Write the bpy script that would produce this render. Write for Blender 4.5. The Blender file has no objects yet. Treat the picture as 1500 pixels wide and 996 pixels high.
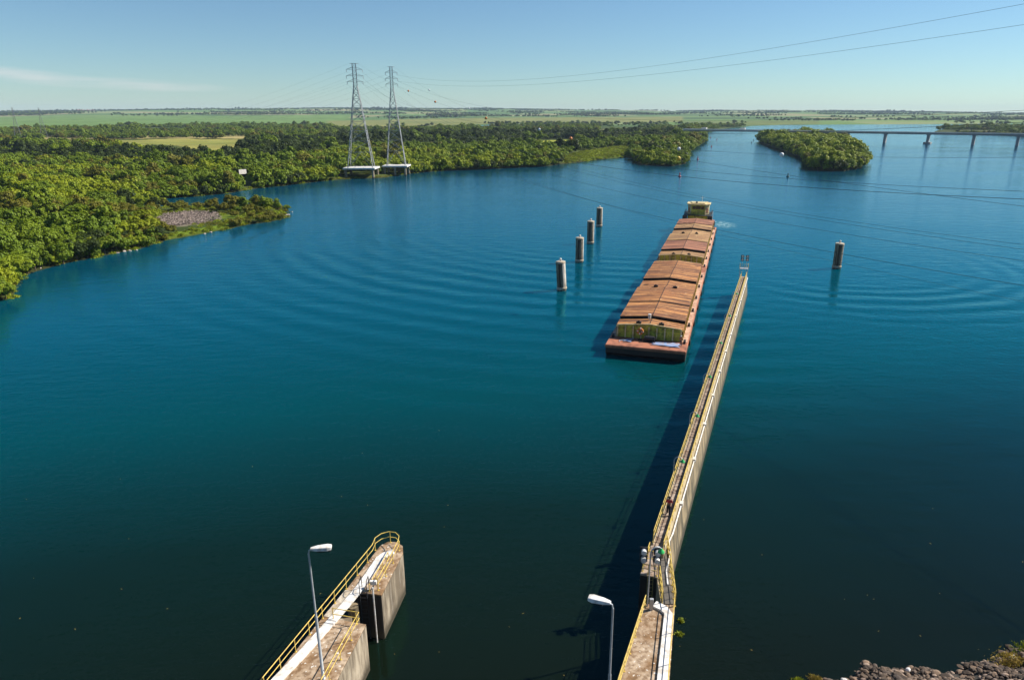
import bpy, bmesh, math, random
import numpy as np
from mathutils import Vector, Matrix
R = math.radians
random.seed(7); rng = np.random.default_rng(11)
SC = bpy.context.scene; COL = SC.collection

# ---------------------------------------------------------------- camera
H = 36.0; TILT = R(18.3); F = 1000.0; CX = 775.0; CY = 498.0       # metres, pixels of the 1500x996 photograph
cd = bpy.data.cameras.new('camera'); cam = bpy.data.objects.new('camera', cd); COL.objects.link(cam)
cd.sensor_width = 36; cd.lens = 36*F/1500; cd.shift_x = -(CX-750)/1500
cd.clip_start = .5; cd.clip_end = 40000
cam.location = (0, 0, H); cam.rotation_euler = (R(90)-TILT, 0, 0)
SC.camera = cam
# ---------------------------------------------------------------- light
SUN_DIR = Vector((0.94, 0.30, 0)).normalized(); SUN_EL = R(40.5)
W = bpy.data.worlds.new('World'); SC.world = W; W.use_nodes = True
nt = W.node_tree; bg = nt.nodes['Background']
sky = nt.nodes.new('ShaderNodeTexSky'); sky.sky_type = 'NISHITA'; sky.sun_disc = False
sky.sun_elevation = SUN_EL; sky.sun_rotation = math.atan2(SUN_DIR.x, SUN_DIR.y)
sky.altitude = 300; sky.air_density = 1.0; sky.dust_density = 0.05; sky.ozone_density = 2.0
# thin cirrus wisps low over the left horizon
tc = nt.nodes.new('ShaderNodeTexCoord')
def wn(t, **k):
    n = nt.nodes.new(t)
    for a, b in k.items(): setattr(n, a, b)
    return n
def wmath(op, a, b=None, c=None, clamp=False):
    n = wn('ShaderNodeMath', operation=op, use_clamp=clamp)
    for i, x in enumerate((a, b, c)):
        if x is None: continue
        if isinstance(x, (int, float)): n.inputs[i].default_value = x
        else: nt.links.new(x, n.inputs[i])
    return n.outputs[0]
sep = wn('ShaderNodeSeparateXYZ'); nt.links.new(tc.outputs['Generated'], sep.inputs[0])
az = wmath('ARCTAN2', sep.outputs['X'], sep.outputs['Y'])
el = wmath('ARCSINE', sep.outputs['Z'])
def wisp(a0, e0, wa, we, slope):
    da = wmath('DIVIDE', wmath('SUBTRACT', az, a0), wa)
    e1 = wmath('SUBTRACT', wmath('SUBTRACT', el, e0), wmath('MULTIPLY', wmath('SUBTRACT', az, a0), slope))
    de = wmath('DIVIDE', e1, we)
    q = wmath('ADD', wmath('MULTIPLY', da, da), wmath('MULTIPLY', de, de))
    return wmath('SUBTRACT', 1.0, q, clamp=True)
cmb = wn('ShaderNodeCombineXYZ'); nt.links.new(wmath('MULTIPLY', az, 14.0), cmb.inputs[0]); nt.links.new(wmath('MULTIPLY', el, 150.0), cmb.inputs[1])
cn = wn('ShaderNodeTexNoise'); cn.inputs['Scale'].default_value = 1.0; cn.inputs['Detail'].default_value = 5
nt.links.new(cmb.outputs[0], cn.inputs['Vector'])
m1 = wmath('ADD', wisp(-.655, .046, .12, .0075, -.06), wisp(-.51, .034, .13, .008, -.03), clamp=True)
cf = wmath('MULTIPLY', m1, wmath('MULTIPLY', wmath('SUBTRACT', cn.outputs['Fac'], .22, clamp=True), .95), clamp=True)
mixc = wn('ShaderNodeMix', data_type='RGBA'); nt.links.new(cf, mixc.inputs['Factor'])
hs = wn('ShaderNodeHueSaturation'); hs.inputs['Saturation'].default_value = 1.0; hs.inputs['Value'].default_value = 1.0
nt.links.new(sky.outputs[0], hs.inputs['Color']); tint = wn('ShaderNodeMix', data_type='RGBA', blend_type='MULTIPLY'); tint.inputs['Factor'].default_value = 1; tint.inputs[7].default_value = (.735, .955, 1.10, 1)
nt.links.new(hs.outputs[0], tint.inputs[6]); nt.links.new(tint.outputs[2], mixc.inputs[6])
mixc.inputs[7].default_value = (9.0, 8.6, 8.4, 1)
nt.links.new(mixc.outputs[2], bg.inputs['Color']); bg.inputs['Strength'].default_value = 0.062
sl = bpy.data.lights.new('sun', 'SUN'); sun = bpy.data.objects.new('sun', sl); COL.objects.link(sun)
sl.energy = 5.0; sl.angle = R(.53); sl.color = (1.0, .95, .87)
sd = Vector((SUN_DIR.x*math.cos(SUN_EL), SUN_DIR.y*math.cos(SUN_EL), math.sin(SUN_EL)))
sun.rotation_euler = sd.to_track_quat('Z', 'Y').to_euler()
vs = SC.view_settings
SC.display_settings.display_device = 'sRGB'
vs.view_transform = 'Standard'; vs.look = 'None'; vs.gamma = 1; vs.use_curve_mapping = False; vs.exposure = 0.62
SC.cycles.max_bounces = 6; SC.cycles.diffuse_bounces = 2; SC.cycles.glossy_bounces = 3
SC.cycles.transparent_max_bounces = 4; SC.cycles.volume_bounces = 0
SC.cycles.sample_clamp_indirect = 4; SC.cycles.caustics_reflective = False; SC.cycles.caustics_refractive = False

# ---------------------------------------------------------------- helpers
CT, ST = math.cos(TILT), math.sin(TILT)
def at(u, v, z=0.0):
    """a pixel of the photograph -> the world point at height z"""
    y = (v-CY)/F; t = (z-H)/-(y*CT+ST)
    return Vector(((u-CX)/F*t, (CT-y*ST)*t, z))
def atn(P, z=0.0): return np.array([at(u, v, z)[:2] for u, v in P])
def link(o, parent=None):
    COL.objects.link(o)
    if parent is not None: o.parent = parent
    return o
def tag(o, label=None, cat=None, group=None, kind=None):
    for k, x in (('label', label), ('category', cat), ('group', group), ('kind', kind)):
        if x: o[k] = x
    return o
def thing(name, label, cat, loc=(0, 0, 0), rz=0, group=None):
    o = bpy.data.objects.new(name, None); COL.objects.link(o); o.empty_display_size = .5
    o.location = loc; o.rotation_euler = (0, 0, rz)
    return tag(o, label, cat, group)
def copy_tree(o, parent=None):
    c = o.copy(); COL.objects.link(c); c.parent = parent
    for ch in CH(o): copy_tree(ch, c)
    return c
def CH(o): return [x for x in COL.objects if x.parent is o]
class MB:
    def __init__(s, org=(0, 0, 0)): s.v = []; s.f = []; s.o = Vector(org); s.sm = []
    def add(s, vs, fs, smooth=False):
        b = len(s.v); s.v += [Vector(p)-s.o for p in vs]; s.f += [tuple(i+b for i in f) for f in fs]; s.sm += [smooth]*len(fs); return s
    def box(s, c, d, rz=0, M=None):
        x, y, z = d[0]/2, d[1]/2, d[2]/2; c = Vector(c); rot = M or Matrix.Rotation(rz, 3, 'Z')
        P = [c+rot@Vector(p) for p in ((-x,-y,-z),(x,-y,-z),(x,y,-z),(-x,y,-z),(-x,-y,z),(x,-y,z),(x,y,z),(-x,y,z))]
        return s.add(P, [(3,2,1,0),(4,5,6,7),(0,1,5,4),(1,2,6,5),(2,3,7,6),(3,0,4,7)])
    def bar(s, p, q, w, h=None):
        p = Vector(p); q = Vector(q); d = q-p; L = d.length
        if L < 1e-6: return s
        M = d.to_track_quat('X', 'Z').to_matrix(); return s.box((p+q)/2, (L, w, h or w), M=M)
    def prism(s, poly, z0, z1, taper=None):
        n = len(poly); lo = [(p[0], p[1], z0) for p in (taper or poly)]; hi = [(p[0], p[1], z1) for p in poly]
        return s.add(lo+hi, [tuple(range(n))[::-1], tuple(range(n, 2*n))]+[(i, (i+1) % n, n+(i+1) % n, n+i) for i in range(n)])
    def tube(s, pts, r, n=8, caps=True):
        pts = [Vector(p) for p in pts]; rs = r if isinstance(r, (list, tuple)) else [r]*len(pts)
        V = []; Fs = []
        up = None
        for i, p in enumerate(pts):
            d = (pts[min(i+1, len(pts)-1)]-pts[max(i-1, 0)]).normalized()
            if up is None: up = Vector((0, 0, 1)) if abs(d.z) < .9 else Vector((1, 0, 0))
            a = d.cross(up).normalized(); b = a.cross(d).normalized(); up = b
            for k in range(n):
                t = 2*math.pi*k/n; V.append(p+(a*math.cos(t)+b*math.sin(t))*rs[i])
        for i in range(len(pts)-1):
            for k in range(n):
                k2 = (k+1) % n; Fs.append((i*n+k, i*n+k2, (i+1)*n+k2, (i+1)*n+k))
        s.add(V, Fs, True)
        if caps:
            s.add(V[:n], [tuple(range(n))]); s.add(V[-n:], [tuple(range(n))[::-1]])
        return s
    def lathe(s, c, prof, n=20):
        c = Vector(c); V = []; Fs = []
        for (r, z) in prof:
            for k in range(n):
                t = 2*math.pi*k/n; V.append(c+Vector((r*math.cos(t), r*math.sin(t), z)))
        for i in range(len(prof)-1):
            for k in range(n):
                k2 = (k+1) % n; Fs.append((i*n+k, i*n+k2, (i+1)*n+k2, (i+1)*n+k))
        s.add(V, Fs, True)
        s.add(V[:n], [tuple(range(n))[::-1]]); s.add(V[-n:], [tuple(range(n))]); return s
    def ball(s, c, r, n=12, sq=(1, 1, 1)):
        m = n//2; prof = [(max(1e-3, r*math.sin(math.pi*i/m)), -r*math.cos(math.pi*i/m)) for i in range(m+1)]
        b = MB(); b.lathe((0, 0, 0), prof, n)
        return s.add([Vector((v.x*sq[0], v.y*sq[1], v.z*sq[2]))+Vector(c) for v in b.v], b.f, True)
    def mesh(s, name, mat):
        me = bpy.data.meshes.new(name); me.from_pydata([tuple(v) for v in s.v], [], s.f); me.validate()
        if len(me.polygons) == len(s.sm): me.polygons.foreach_set('use_smooth', s.sm)
        if mat: me.materials.append(mat)
        return me
    def build(s, name, mat, parent=None, bevel=0):
        o = link(bpy.data.objects.new(name, s.mesh(name, mat)), parent)
        if bevel:
            m = o.modifiers.new('bevel', 'BEVEL'); m.width = bevel; m.segments = 2; m.limit_method = 'ANGLE'
        return o

# ---------------------------------------------------------------- materials
def mat(name): 
    m = bpy.data.materials.new(name); m.use_nodes = True; return m, m.node_tree, m.node_tree.nodes['Principled BSDF']
def N(t, ty, **k):
    n = t.nodes.new(ty)
    for a, b in k.items():
        if a.startswith('i_'): n.inputs[a[2:].replace('_', ' ')].default_value = b
        else: setattr(n, a, b)
    return n
def ramp(t, fac, stops):
    r = t.nodes.new('ShaderNodeValToRGB'); e = r.color_ramp.elements
    while len(e) < len(stops): e.new(.5)
    for x, (p, c) in zip(e, stops): x.position = p; x.color = (*c, 1) if len(c) == 3 else c
    t.links.new(fac, r.inputs[0]); return r.outputs[0]
def mix(t, f, a, b, mode='MIX'):
    n = t.nodes.new('ShaderNodeMix'); n.data_type = 'RGBA'; n.blend_type = mode; n.clamp_factor = True
    for s, x in ((0, f), (6, a), (7, b)):
        if isinstance(x, (int, float)): n.inputs[s].default_value = x
        elif isinstance(x, tuple): n.inputs[s].default_value = (*x, 1)
        else: t.links.new(x, n.inputs[s])
    return n.outputs[2]
def mth(t, op, a, b=None, c=None, clamp=False):
    n = t.nodes.new('ShaderNodeMath'); n.operation = op; n.use_clamp = clamp
    for i, x in enumerate((a, b, c)):
        if x is None: continue
        if isinstance(x, (int, float)): n.inputs[i].default_value = x
        else: t.links.new(x, n.inputs[i])
    return n.outputs[0]
def noise(t, scale, detail=4, sc=(1, 1, 1), src='Object', rough=.55, rz=0, off=0):
    co = t.nodes.new('ShaderNodeTexCoord') if src == 'Object' else t.nodes.new('ShaderNodeNewGeometry')
    mp = t.nodes.new('ShaderNodeMapping'); mp.inputs['Scale'].default_value = sc; mp.inputs['Rotation'].default_value = (0, 0, rz); mp.inputs['Location'].default_value = (off, off, 0)
    t.links.new(co.outputs['Object' if src == 'Object' else 'Position'], mp.inputs[0])
    n = t.nodes.new('ShaderNodeTexNoise'); n.inputs['Scale'].default_value = scale; n.inputs['Detail'].default_value = detail; n.inputs['Roughness'].default_value = rough
    t.links.new(mp.outputs[0], n.inputs['Vector']); return n.outputs['Fac']
def bump(t, p, h, s=.3, d=.02):
    b = t.nodes.new('ShaderNodeBump'); b.inputs['Strength'].default_value = s; b.inputs['Distance'].default_value = d
    t.links.new(h, b.inputs['Height']); t.links.new(b.outputs[0], p.inputs['Normal'])
def paint(name, col, rough=.5, dirt=None, amt=.5, scale=3, metal=0, sc=(1, 1, 1)):
    m, t, p = mat(name); p.inputs['Roughness'].default_value = rough; p.inputs['Metallic'].default_value = metal
    d = dirt or tuple(c*.45 for c in col)
    f = noise(t, scale, 6, sc); g = ramp(t, f, [(.42, (0, 0, 0)), (.68, (amt, amt, amt))])
    t.links.new(mix(t, g, col, d), p.inputs['Base Color']); bump(t, p, f, .15, .01); return m
def concrete_side(name, base, dark, streak=.8):
    m, t, p = mat(name); p.inputs['Roughness'].default_value = .9
    a = noise(t, 1.0, 6, (1.1, 1.1, .16), rough=.65); b = noise(t, .55, 5); c = noise(t, 5, 4)
    col = mix(t, ramp(t, a, [(.40, (0, 0, 0)), (.56, (1, 1, 1))]), base, dark)
    col = mix(t, ramp(t, b, [(.45, (0, 0, 0)), (.7, (.55, .55, .55))]), col, tuple(x*.45 for x in dark))
    w = noise(t, 1.3, 6, (1.6, 1.6, .10), rough=.7, off=31)
    col = mix(t, ramp(t, w, [(.60, (0, 0, 0)), (.68, (.6, .6, .6))]), col, (.62, .56, .46))
    g = t.nodes.new('ShaderNodeNewGeometry'); s = t.nodes.new('ShaderNodeSeparateXYZ'); t.links.new(g.outputs['Position'], s.inputs[0])
    wet = mth(t, 'ADD', s.outputs['Z'], mth(t, 'MULTIPLY', mth(t, 'SUBTRACT', c, .5), .35))
    col = mix(t, ramp(t, mth(t, 'DIVIDE', wet, 4.0), [(.10, (1, 1, 1)), (.13, (.75, .75, .75)), (.2, (.3, .3, .3)), (.26, (0, 0, 0))]), col, (.06, .045, .025))
    t.links.new(col, p.inputs['Base Color']); bump(t, p, c, .35, .03); return m
def concrete_top(name, base, brown, speck=True):
    m, t, p = mat(name); p.inputs['Roughness'].default_value = .92
    a = noise(t, .8, 7, rough=.62); b = noise(t, 3.2, 5); c = noise(t, 14, 4)
    col = mix(t, ramp(t, a, [(.36, (0, 0, 0)), (.6, (1, 1, 1))]), base, brown)
    col = mix(t, ramp(t, b, [(.45, (0, 0, 0)), (.62, (.55, .55, .55))]), col, tuple(x*.55 for x in brown))
    if speck:
        v = noise(t, 4.5, 3, rough=.4, off=9); col = mix(t, ramp(t, v, [(.655, (0, 0, 0)), (.69, (.85, .85, .85))]), col, (.72, .68, .60))
    t.links.new(col, p.inputs['Base Color']); bump(t, p, c, .4, .02); return m
M = {}
M['side'] = concrete_side('concrete_side', (.46, .38, .27), (.17, .13, .085))
M['side_shade'] = concrete_side('shade_dark_concrete', (.035, .025, .018), (.016, .011, .009))  # near-black tone: shade of the wall gaps put into the colour
M['side_yellow'] = concrete_side('concrete_side_long', (.36, .27, .155), (.115, .09, .052))
M['top'] = concrete_top('concrete_top', (.50, .38, .26), (.24, .135, .06))
M['walk'] = concrete_top('walkway_top', (.46, .36, .27), (.22, .14, .09), False)
M['pale'] = concrete_top('pale_concrete', (.62, .55, .44), (.42, .33, .22), False)
M['white'] = paint('white_paint', (.80, .77, .72), .6, (.40, .32, .23), .75, 2.6)
M['yellow'] = paint('yellow_paint', (.74, .52, .10), .5, (.28, .16, .05), .7, 3.0)
M['ykerb'] = paint('kerb_yellow', (.52, .41, .22), .8, (.30, .22, .13), .9, 1.8)
M['galv'] = paint('galvanised_steel', (.46, .47, .47), .45, (.25, .24, .22), .5, 2, .3)
M['galv_light'] = paint('galvanised_lattice', (.36, .37, .37), .6, (.16, .16, .155), .8, .35)
M['far_steel'] = paint('weathered_lattice', (.16, .17, .18), .8)
M['grate'] = paint('steel_grating', (.13, .11, .085), .6)
M['black'] = paint('black_steel', (.02, .02, .022), .6)
M['rubber'] = paint('rubber', (.015, .015, .015), .8)
M['wire'] = paint('aluminium_wire', (.06, .06, .065), .6)
M['cream'] = paint('cream_paint', (.66, .53, .26), .6, (.36, .22, .08), .8, 1.1)
M['olive'] = paint('olive_paint', (.60, .56, .06), .55, (.10, .08, .02), .85, 1.1)
M['glass'] = paint('window_glass', (.012, .016, .018), .1)
M['green_shade'] = paint('green_enamel', (.04, .42, .10), .35)
M['redbuoy'] = paint('red_buoy_paint', (.45, .03, .03), .5)
M['greenbuoy'] = paint('green_buoy_paint', (.02, .07, .06), .5)
M['ball_orange'] = paint('orange_marker', (.70, .22, .05), .5)
M['ball_white'] = paint('white_marker', (.80, .80, .78), .5)
M['ball_yellow'] = paint('yellow_marker', (.75, .5, .05), .5)
def dolph_mat():
    m, t, p = mat('dolphin_timber'); p.inputs['Roughness'].default_value = .9; a = noise(t, 2.2, 4, (1, 1, .05), rough=.6); b = noise(t, 1.5, 5)
    col = mix(t, ramp(t, a, [(.46, (0, 0, 0)), (.56, (1, 1, 1))]), (.055, .040, .028), (.34, .27, .18)); col = mix(t, ramp(t, b, [(.5, (0, 0, 0)), (.7, (.8,)*3)]), col, (.04, .03, .02))
    t.links.new(col, p.inputs['Base Color']); bump(t, p, a, .5, .05); return m
M['dolphin'] = dolph_mat(); M['facing'] = paint('painted_sunlit_side', (.74, .66, .54), .8, (.25, .18, .11), .9, 1.6, 0, (1, 1, .3))  # the pale paint carries sunlight on the dolphins' right side
M['red_cloth'] = paint('red_cloth', (.65, .05, .05), .9); M['dark_cloth'] = paint('dark_cloth', (.025, .025, .035), .9)
M['skin'] = paint('skin', (.32, .17, .10), .6); M['hair'] = paint('hair', (.012, .01, .008), .8)
M['orange_cloth'] = paint('orange_cloth', (.75, .25, .06), .8); M['white_cloth'] = paint('white_cloth', (.78, .76, .74), .8)
M['blue_tarp'] = paint('blue_tarpaulin', (.22, .32, .52), .7, (.40, .28, .24), .9, 1.6)
M['rope'] = paint('rope', (.30, .45, .60), .9)
M['bridge'] = paint('bridge_concrete', (.30, .30, .29), .9, (.16, .15, .14), .6, .05)
M['bridge_pale'] = paint('bridge_pale', (.60, .58, .54), .9, (.5, .48, .42), .4, .05)
M['bark'] = paint('bark', (.14, .10, .065), .95, None, .6, 4)
def rockmat(name, c):
    m, t, p = mat(name); p.inputs['Roughness'].default_value = .95; oi = t.nodes.new('ShaderNodeObjectInfo'); f = noise(t, 2.5, 5)
    k = mth(t, 'MULTIPLY_ADD', mth(t, 'POWER', oi.outputs['Random'], 1.6), 1.5, .35); col = mix(t, ramp(t, f, [(.4, (0, 0, 0)), (.7, (.8,)*3)]), c, tuple(x*.4 for x in c))
    vm = t.nodes.new('ShaderNodeVectorMath'); vm.operation = 'SCALE'; t.links.new(col, vm.inputs[0]); t.links.new(k, vm.inputs['Scale']); t.links.new(vm.outputs[0], p.inputs['Base Color']); bump(t, p, f, .6, .05); return m
M['rock'] = rockmat('rock', (.15, .10, .065)); M['rock_mid'] = rockmat('brown_rock', (.21, .15, .11))
M['rock_pale'] = paint('pale_rock', (.40, .35, .30), .9, (.28, .22, .18), .6, 2.0)
M['roof_red'] = paint('clay_roof', (.40, .14, .09), .8); M['wall_white'] = paint('farm_wall', (.62, .50, .44), .8)

def rust_cover(name, a, b, c):
    m, t, p = mat(name); p.inputs['Roughness'].default_value = .75
    st = noise(t, 1.0, 5, (1.3, .07, .1), rough=.75); bl = noise(t, .35, 6); fi = noise(t, 1.0, 2, (3.2, .10, .2), off=5)
    col = mix(t, ramp(t, bl, [(.35, (0, 0, 0)), (.65, (1, 1, 1))]), a, b)
    col = mix(t, ramp(t, st, [(.44, (0, 0, 0)), (.58, (.85, .85, .85))]), col, c)
    col = mix(t, ramp(t, fi, [(.48, (0, 0, 0)), (.57, (.9, .9, .9))]), col, tuple(x*.55 for x in c))
    pa = noise(t, .9, 6, (1, 1, 1), rough=.7, off=77); col = mix(t, ramp(t, pa, [(.56, (0, 0, 0)), (.66, (.75,)*3)]), col, tuple(x*.8 for x in c)); col = mix(t, ramp(t, pa, [(.30, (.55,)*3), (.40, (0, 0, 0))]), col, (.70, .45, .24))
    t.links.new(col, p.inputs['Base Color']); bump(t, p, fi, .6, .05); return m
M['cover'] = rust_cover('rusty_cover', (.62, .285, .085), (.48, .185, .048), (.16, .055, .018))
M['cover_tan'] = rust_cover('tan_cover', (.60, .37, .145), (.50, .26, .09), (.24, .11, .042))
M['cover_red'] = rust_cover('reddish_cover', (.50, .21, .10), (.40, .15, .07), (.22, .08, .04))
M['hull'] = paint('hull_black', (.030, .014, .010), .7, (.008, .006, .005), .8, .6)
M['void'] = paint('hold_shade', (.012, .009, .007), .9)
M['deck'] = paint('deck_rust', (.42, .155, .080), .75, (.15, .055, .03), .8, .9)
M['sidedeck'] = paint('side_deck', (.58, .36, .26), .7, (.26, .12, .06), .9, 1.2)
M['coam'] = paint('coaming_yellow', (.55, .46, .12), .6, (.24, .14, .05), .8, .6)

def leaf(name, c1, c2, tr=.25):
    m, t, p = mat(name); out = t.nodes['Material Output']
    oi = t.nodes.new('ShaderNodeObjectInfo'); nz = noise(t, .9, 2)
    f = mth(t, 'ADD', mth(t, 'MULTIPLY', oi.outputs['Random'], .65), mth(t, 'MULTIPLY', nz, .35), clamp=True)
    col = mix(t, f, c1, c2); t.links.new(col, p.inputs['Base Color']); p.inputs['Roughness'].default_value = .6
    p.inputs['Specular IOR Level'].default_value = .25
    tl = t.nodes.new('ShaderNodeBsdfTranslucent'); t.links.new(mix(t, .35, col, (.22, .26, .01)), tl.inputs[0])
    ms = t.nodes.new('ShaderNodeMixShader'); ms.inputs[0].default_value = tr
    t.links.new(p.outputs[0], ms.inputs[1]); t.links.new(tl.outputs[0], ms.inputs[2]); t.links.new(ms.outputs[0], out.inputs['Surface'])
    return m
LEAF = [leaf('leaf_bright', (.34, .37, .014), (.23, .30, .012)), leaf('leaf_mid', (.21, .275, .012), (.125, .195, .010)),
        leaf('leaf_dark', (.055, .080, .012), (.032, .054, .008)), leaf('leaf_olive', (.21, .19, .016), (.15, .15, .012))]
M['grass_leaf'] = leaf('grass_leaf', (.24, .27, .012), (.17, .22, .012)); M['dry_leaf'] = leaf('dry_leaf', (.40, .27, .07), (.28, .20, .05))

# ---------------------------------------------------------------- water
def make_water():
    m, t, p = mat('river_water')
    g = t.nodes.new('ShaderNodeNewGeometry'); s = t.nodes.new('ShaderNodeSeparateXYZ'); t.links.new(g.outputs['Position'], s.inputs[0])
    X, Y = s.outputs['X'], s.outputs['Y']
    big = noise(t, .012, 3, src='P'); pat = noise(t, .012, 5, (1, 3.2, 1), src='P', rough=.6, off=3)
    # body colour: dark green by the lock, blue-green in the open river
    dd = mth(t, 'ADD', mth(t, 'SUBTRACT', Y, mth(t, 'MULTIPLY', X, .25)), mth(t, 'MULTIPLY', mth(t, 'SUBTRACT', big, .5), 25))
    body_col = ramp(t, mth(t, 'DIVIDE', dd, 300.0), [(.11, (.0045, .0075, .0035)), (.19, (.0028, .0130, .0090)), (.29, (.0002, .042, .047)), (.44, (.0001, .053, .080)), (.8, (.0001, .050, .088))])
    fx = mth(t, 'DIVIDE', mth(t, 'SUBTRACT', X, 66.5), 5.0); fy = mth(t, 'DIVIDE', mth(t, 'SUBTRACT', Y, 236.0), 9.0)
    fm = mth(t, 'SUBTRACT', 1, mth(t, 'ADD', mth(t, 'MULTIPLY', fx, fx), mth(t, 'MULTIPLY', fy, fy)), clamp=True)
    fo = mth(t, 'MULTIPLY', fm, ramp(t, noise(t, .6, 5, src='P', rough=.7, off=4), [(.45, (0, 0, 0)), (.65, (1, 1, 1))]))
    body_col = mix(t, fo, mix(t, mth(t, 'MULTIPLY', fm, .6), body_col, (.02, .12, .10)), (.50, .58, .55))
    t.links.new(body_col, p.inputs['Base Color'])
    p.inputs['Specular IOR Level'].default_value = 0; p.inputs['Roughness'].default_value = 1
    gl = t.nodes.new('ShaderNodeBsdfGlossy');  fr = t.nodes.new('ShaderNodeFresnel'); fr.inputs['IOR'].default_value = 1.27
    t.links.new(ramp(t, pat, [(.42, (.03,)*3), (.60, (.12,)*3)]), gl.inputs['Roughness'])
    # ripples
    fine = noise(t, .9, 3, (1, 1.6, 1), src='P'); med = noise(t, .16, 4, (1, 2.2, 1), src='P', rough=.6, off=7)
    def rings(cx, cy, lam, r0, r1, nz):
        dx = mth(t, 'SUBTRACT', X, cx); dy = mth(t, 'SUBTRACT', Y, cy)
        r = mth(t, 'SQRT', mth(t, 'ADD', mth(t, 'MULTIPLY', dx, dx), mth(t, 'MULTIPLY', dy, dy)))
        ph = mth(t, 'ADD', mth(t, 'MULTIPLY', r, 2*math.pi/lam), mth(t, 'MULTIPLY', nz, 13.0))
        a = mth(t, 'SUBTRACT', 1, mth(t, 'ABSOLUTE', mth(t, 'DIVIDE', mth(t, 'SUBTRACT', r, (r0+r1)/2), (r1-r0)/2)), clamp=True)
        near = mth(t, 'DIVIDE', mth(t, 'SUBTRACT', cy+10, Y), 40.0, clamp=True)
        side = mth(t, 'DIVIDE', mth(t, 'SUBTRACT', X, 48.0), 14.0 if cx > 50 else -14.0, clamp=True)
        return mth(t, 'MULTIPLY', mth(t, 'MULTIPLY', mth(t, 'MULTIPLY', mth(t, 'SINE', ph), a), near), side)
    slow = noise(t, .011, 4, src='P', off=2); slow2 = noise(t, .015, 4, src='P', off=50)
    rr = mth(t, 'ADD', rings(36, 232, 7.5, 45, 175, slow), rings(76, 172, 6.2, 22, 64, slow2))
    amp = ramp(t, noise(t, .028, 5, src='P', off=20), [(.35, (.3,)*3), (.6, (1,)*3)])
    h = mth(t, 'ADD', mth(t, 'MULTIPLY', mth(t, 'MULTIPLY', rr, amp), .15), mth(t, 'ADD', mth(t, 'MULTIPLY', fine, .075), mth(t, 'MULTIPLY', med, .20)))
    calm = ramp(t, mth(t, 'DIVIDE', Y, 400.0), [(.1, (.4,)*3), (.45, (1,)*3)])
    h = mth(t, 'MULTIPLY', h, calm)
    bump(t, p, h, .8, 1.0); nl = p.inputs['Normal'].links[0].from_socket; t.links.new(nl, gl.inputs['Normal']); t.links.new(nl, fr.inputs['Normal']); t.links.new(ramp(t, fr.outputs[0], [(.20, (.14, .88, 1.0)), (.62, (.66, .90, 1.0))]), gl.inputs['Color'])
    ms = t.nodes.new('ShaderNodeMixShader'); t.links.new(fr.outputs[0], ms.inputs[0]); t.links.new(p.outputs[0], ms.inputs[1]); t.links.new(gl.outputs[0], ms.inputs[2]); t.links.new(ms.outputs[0], t.nodes['Material Output'].inputs['Surface'])
    me = MB(); n = 48; V = [(9500*math.cos(2*math.pi*i/n), 9500*math.sin(2*math.pi*i/n), 0) for i in range(n)]
    me.add(V, [tuple(range(n))]); return tag(me.build('river_water', m), kind='structure')
make_water()

# ---------------------------------------------------------------- terrain
SHORE = [(-1400,640),(-500,540),(-150,470),(-20,444),(20,438),(31,426),(30,408),(60,397),(100,386),(140,378),(175,371),(215,363),(245,353),(290,345),(330,337),(370,329),(400,325),
 (425,319),(424,311),(405,304),(385,300),(330,306),(280,306),(235,302),(190,304),(150,308),(148,303),(200,297),(235,292),(290,288),(340,283),(372,277),(400,274),(445,269),(480,265),(505,263),(560,261),
 (600,255),(640,251),(700,249),(760,246),(800,244),(822,241),(850,238),(880,234),(915,231),(928,232),(930,238),(945,242),(985,244),(1006,240),(1004,230),(1012,222),(1022,215),(1033,209),(1035,203),(1030,198),(1038,193.5),
 (1050,190.3),(1070,187.6),(1088,186.5),(1105,184.6),(1140,183.6),(1230,182.9),(1300,182.5),(1400,182.1),(1500,182),(2600,182)]
main = np.vstack([atn(SHORE), [[20000, 2700], [20000, 30000], [-20000, 30000], [-20000, 100]]])
ISLAND = atn([(1112,208),(1122,212),(1140,219),(1162,226),(1180,234),(1182,242),(1188,248),(1205,251),(1235,251),(1262,247),(1268,240),(1264,230),(1252,216),(1238,208),(1215,203),(1180,200),(1140,200),(1118,203)])
RBANK = atn([(1368,193.5),(1400,195.2),(1450,197),(1500,200),(1700,209),(2300,232),(2600,186.5),(1700,186.8),(1500,187.2),(1420,188.5),(1374,191)])
POND = atn([(690,185),(715,183.2),(745,183.6),(738,186.4),(700,187)]); POND2 = atn([(640,186.2),(685,185.4),(690,187),(650,187.6)])
def inside(P, poly):
    x, y = P[:, 0], P[:, 1]; r = np.zeros(len(P), bool); n = len(poly)
    for i in range(n):
        x1, y1 = poly[i]; x2, y2 = poly[(i+1) % n]
        if y1 == y2: continue
        c = (y1 > y) != (y2 > y); xi = (x2-x1)*(y-y1)/(y2-y1)+x1; r ^= c & (x < xi)
    return r
def dist(P, poly):
    d = np.full(len(P), 1e9); n = len(poly)
    for i in range(n):
        a = poly[i]; b = poly[(i+1) % n]; ab = b-a; L = ab@ab
        if L == 0: continue
        t = np.clip(((P-a)@ab)/L, 0, 1); q = a+t[:, None]*ab; d = np.minimum(d, np.hypot(P[:, 0]-q[:, 0], P[:, 1]-q[:, 1]))
    return d
def sdf(P):
    best = np.full(len(P), -1e9)
    for pl in (main, ISLAND, RBANK):
        d = dist(P, pl); best = np.maximum(best, np.where(inside(P, pl), d, -d))
    for pl in (POND, POND2):
        d = dist(P, pl); best = np.minimum(best, np.where(inside(P, pl), -d, d))
    return best
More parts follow.
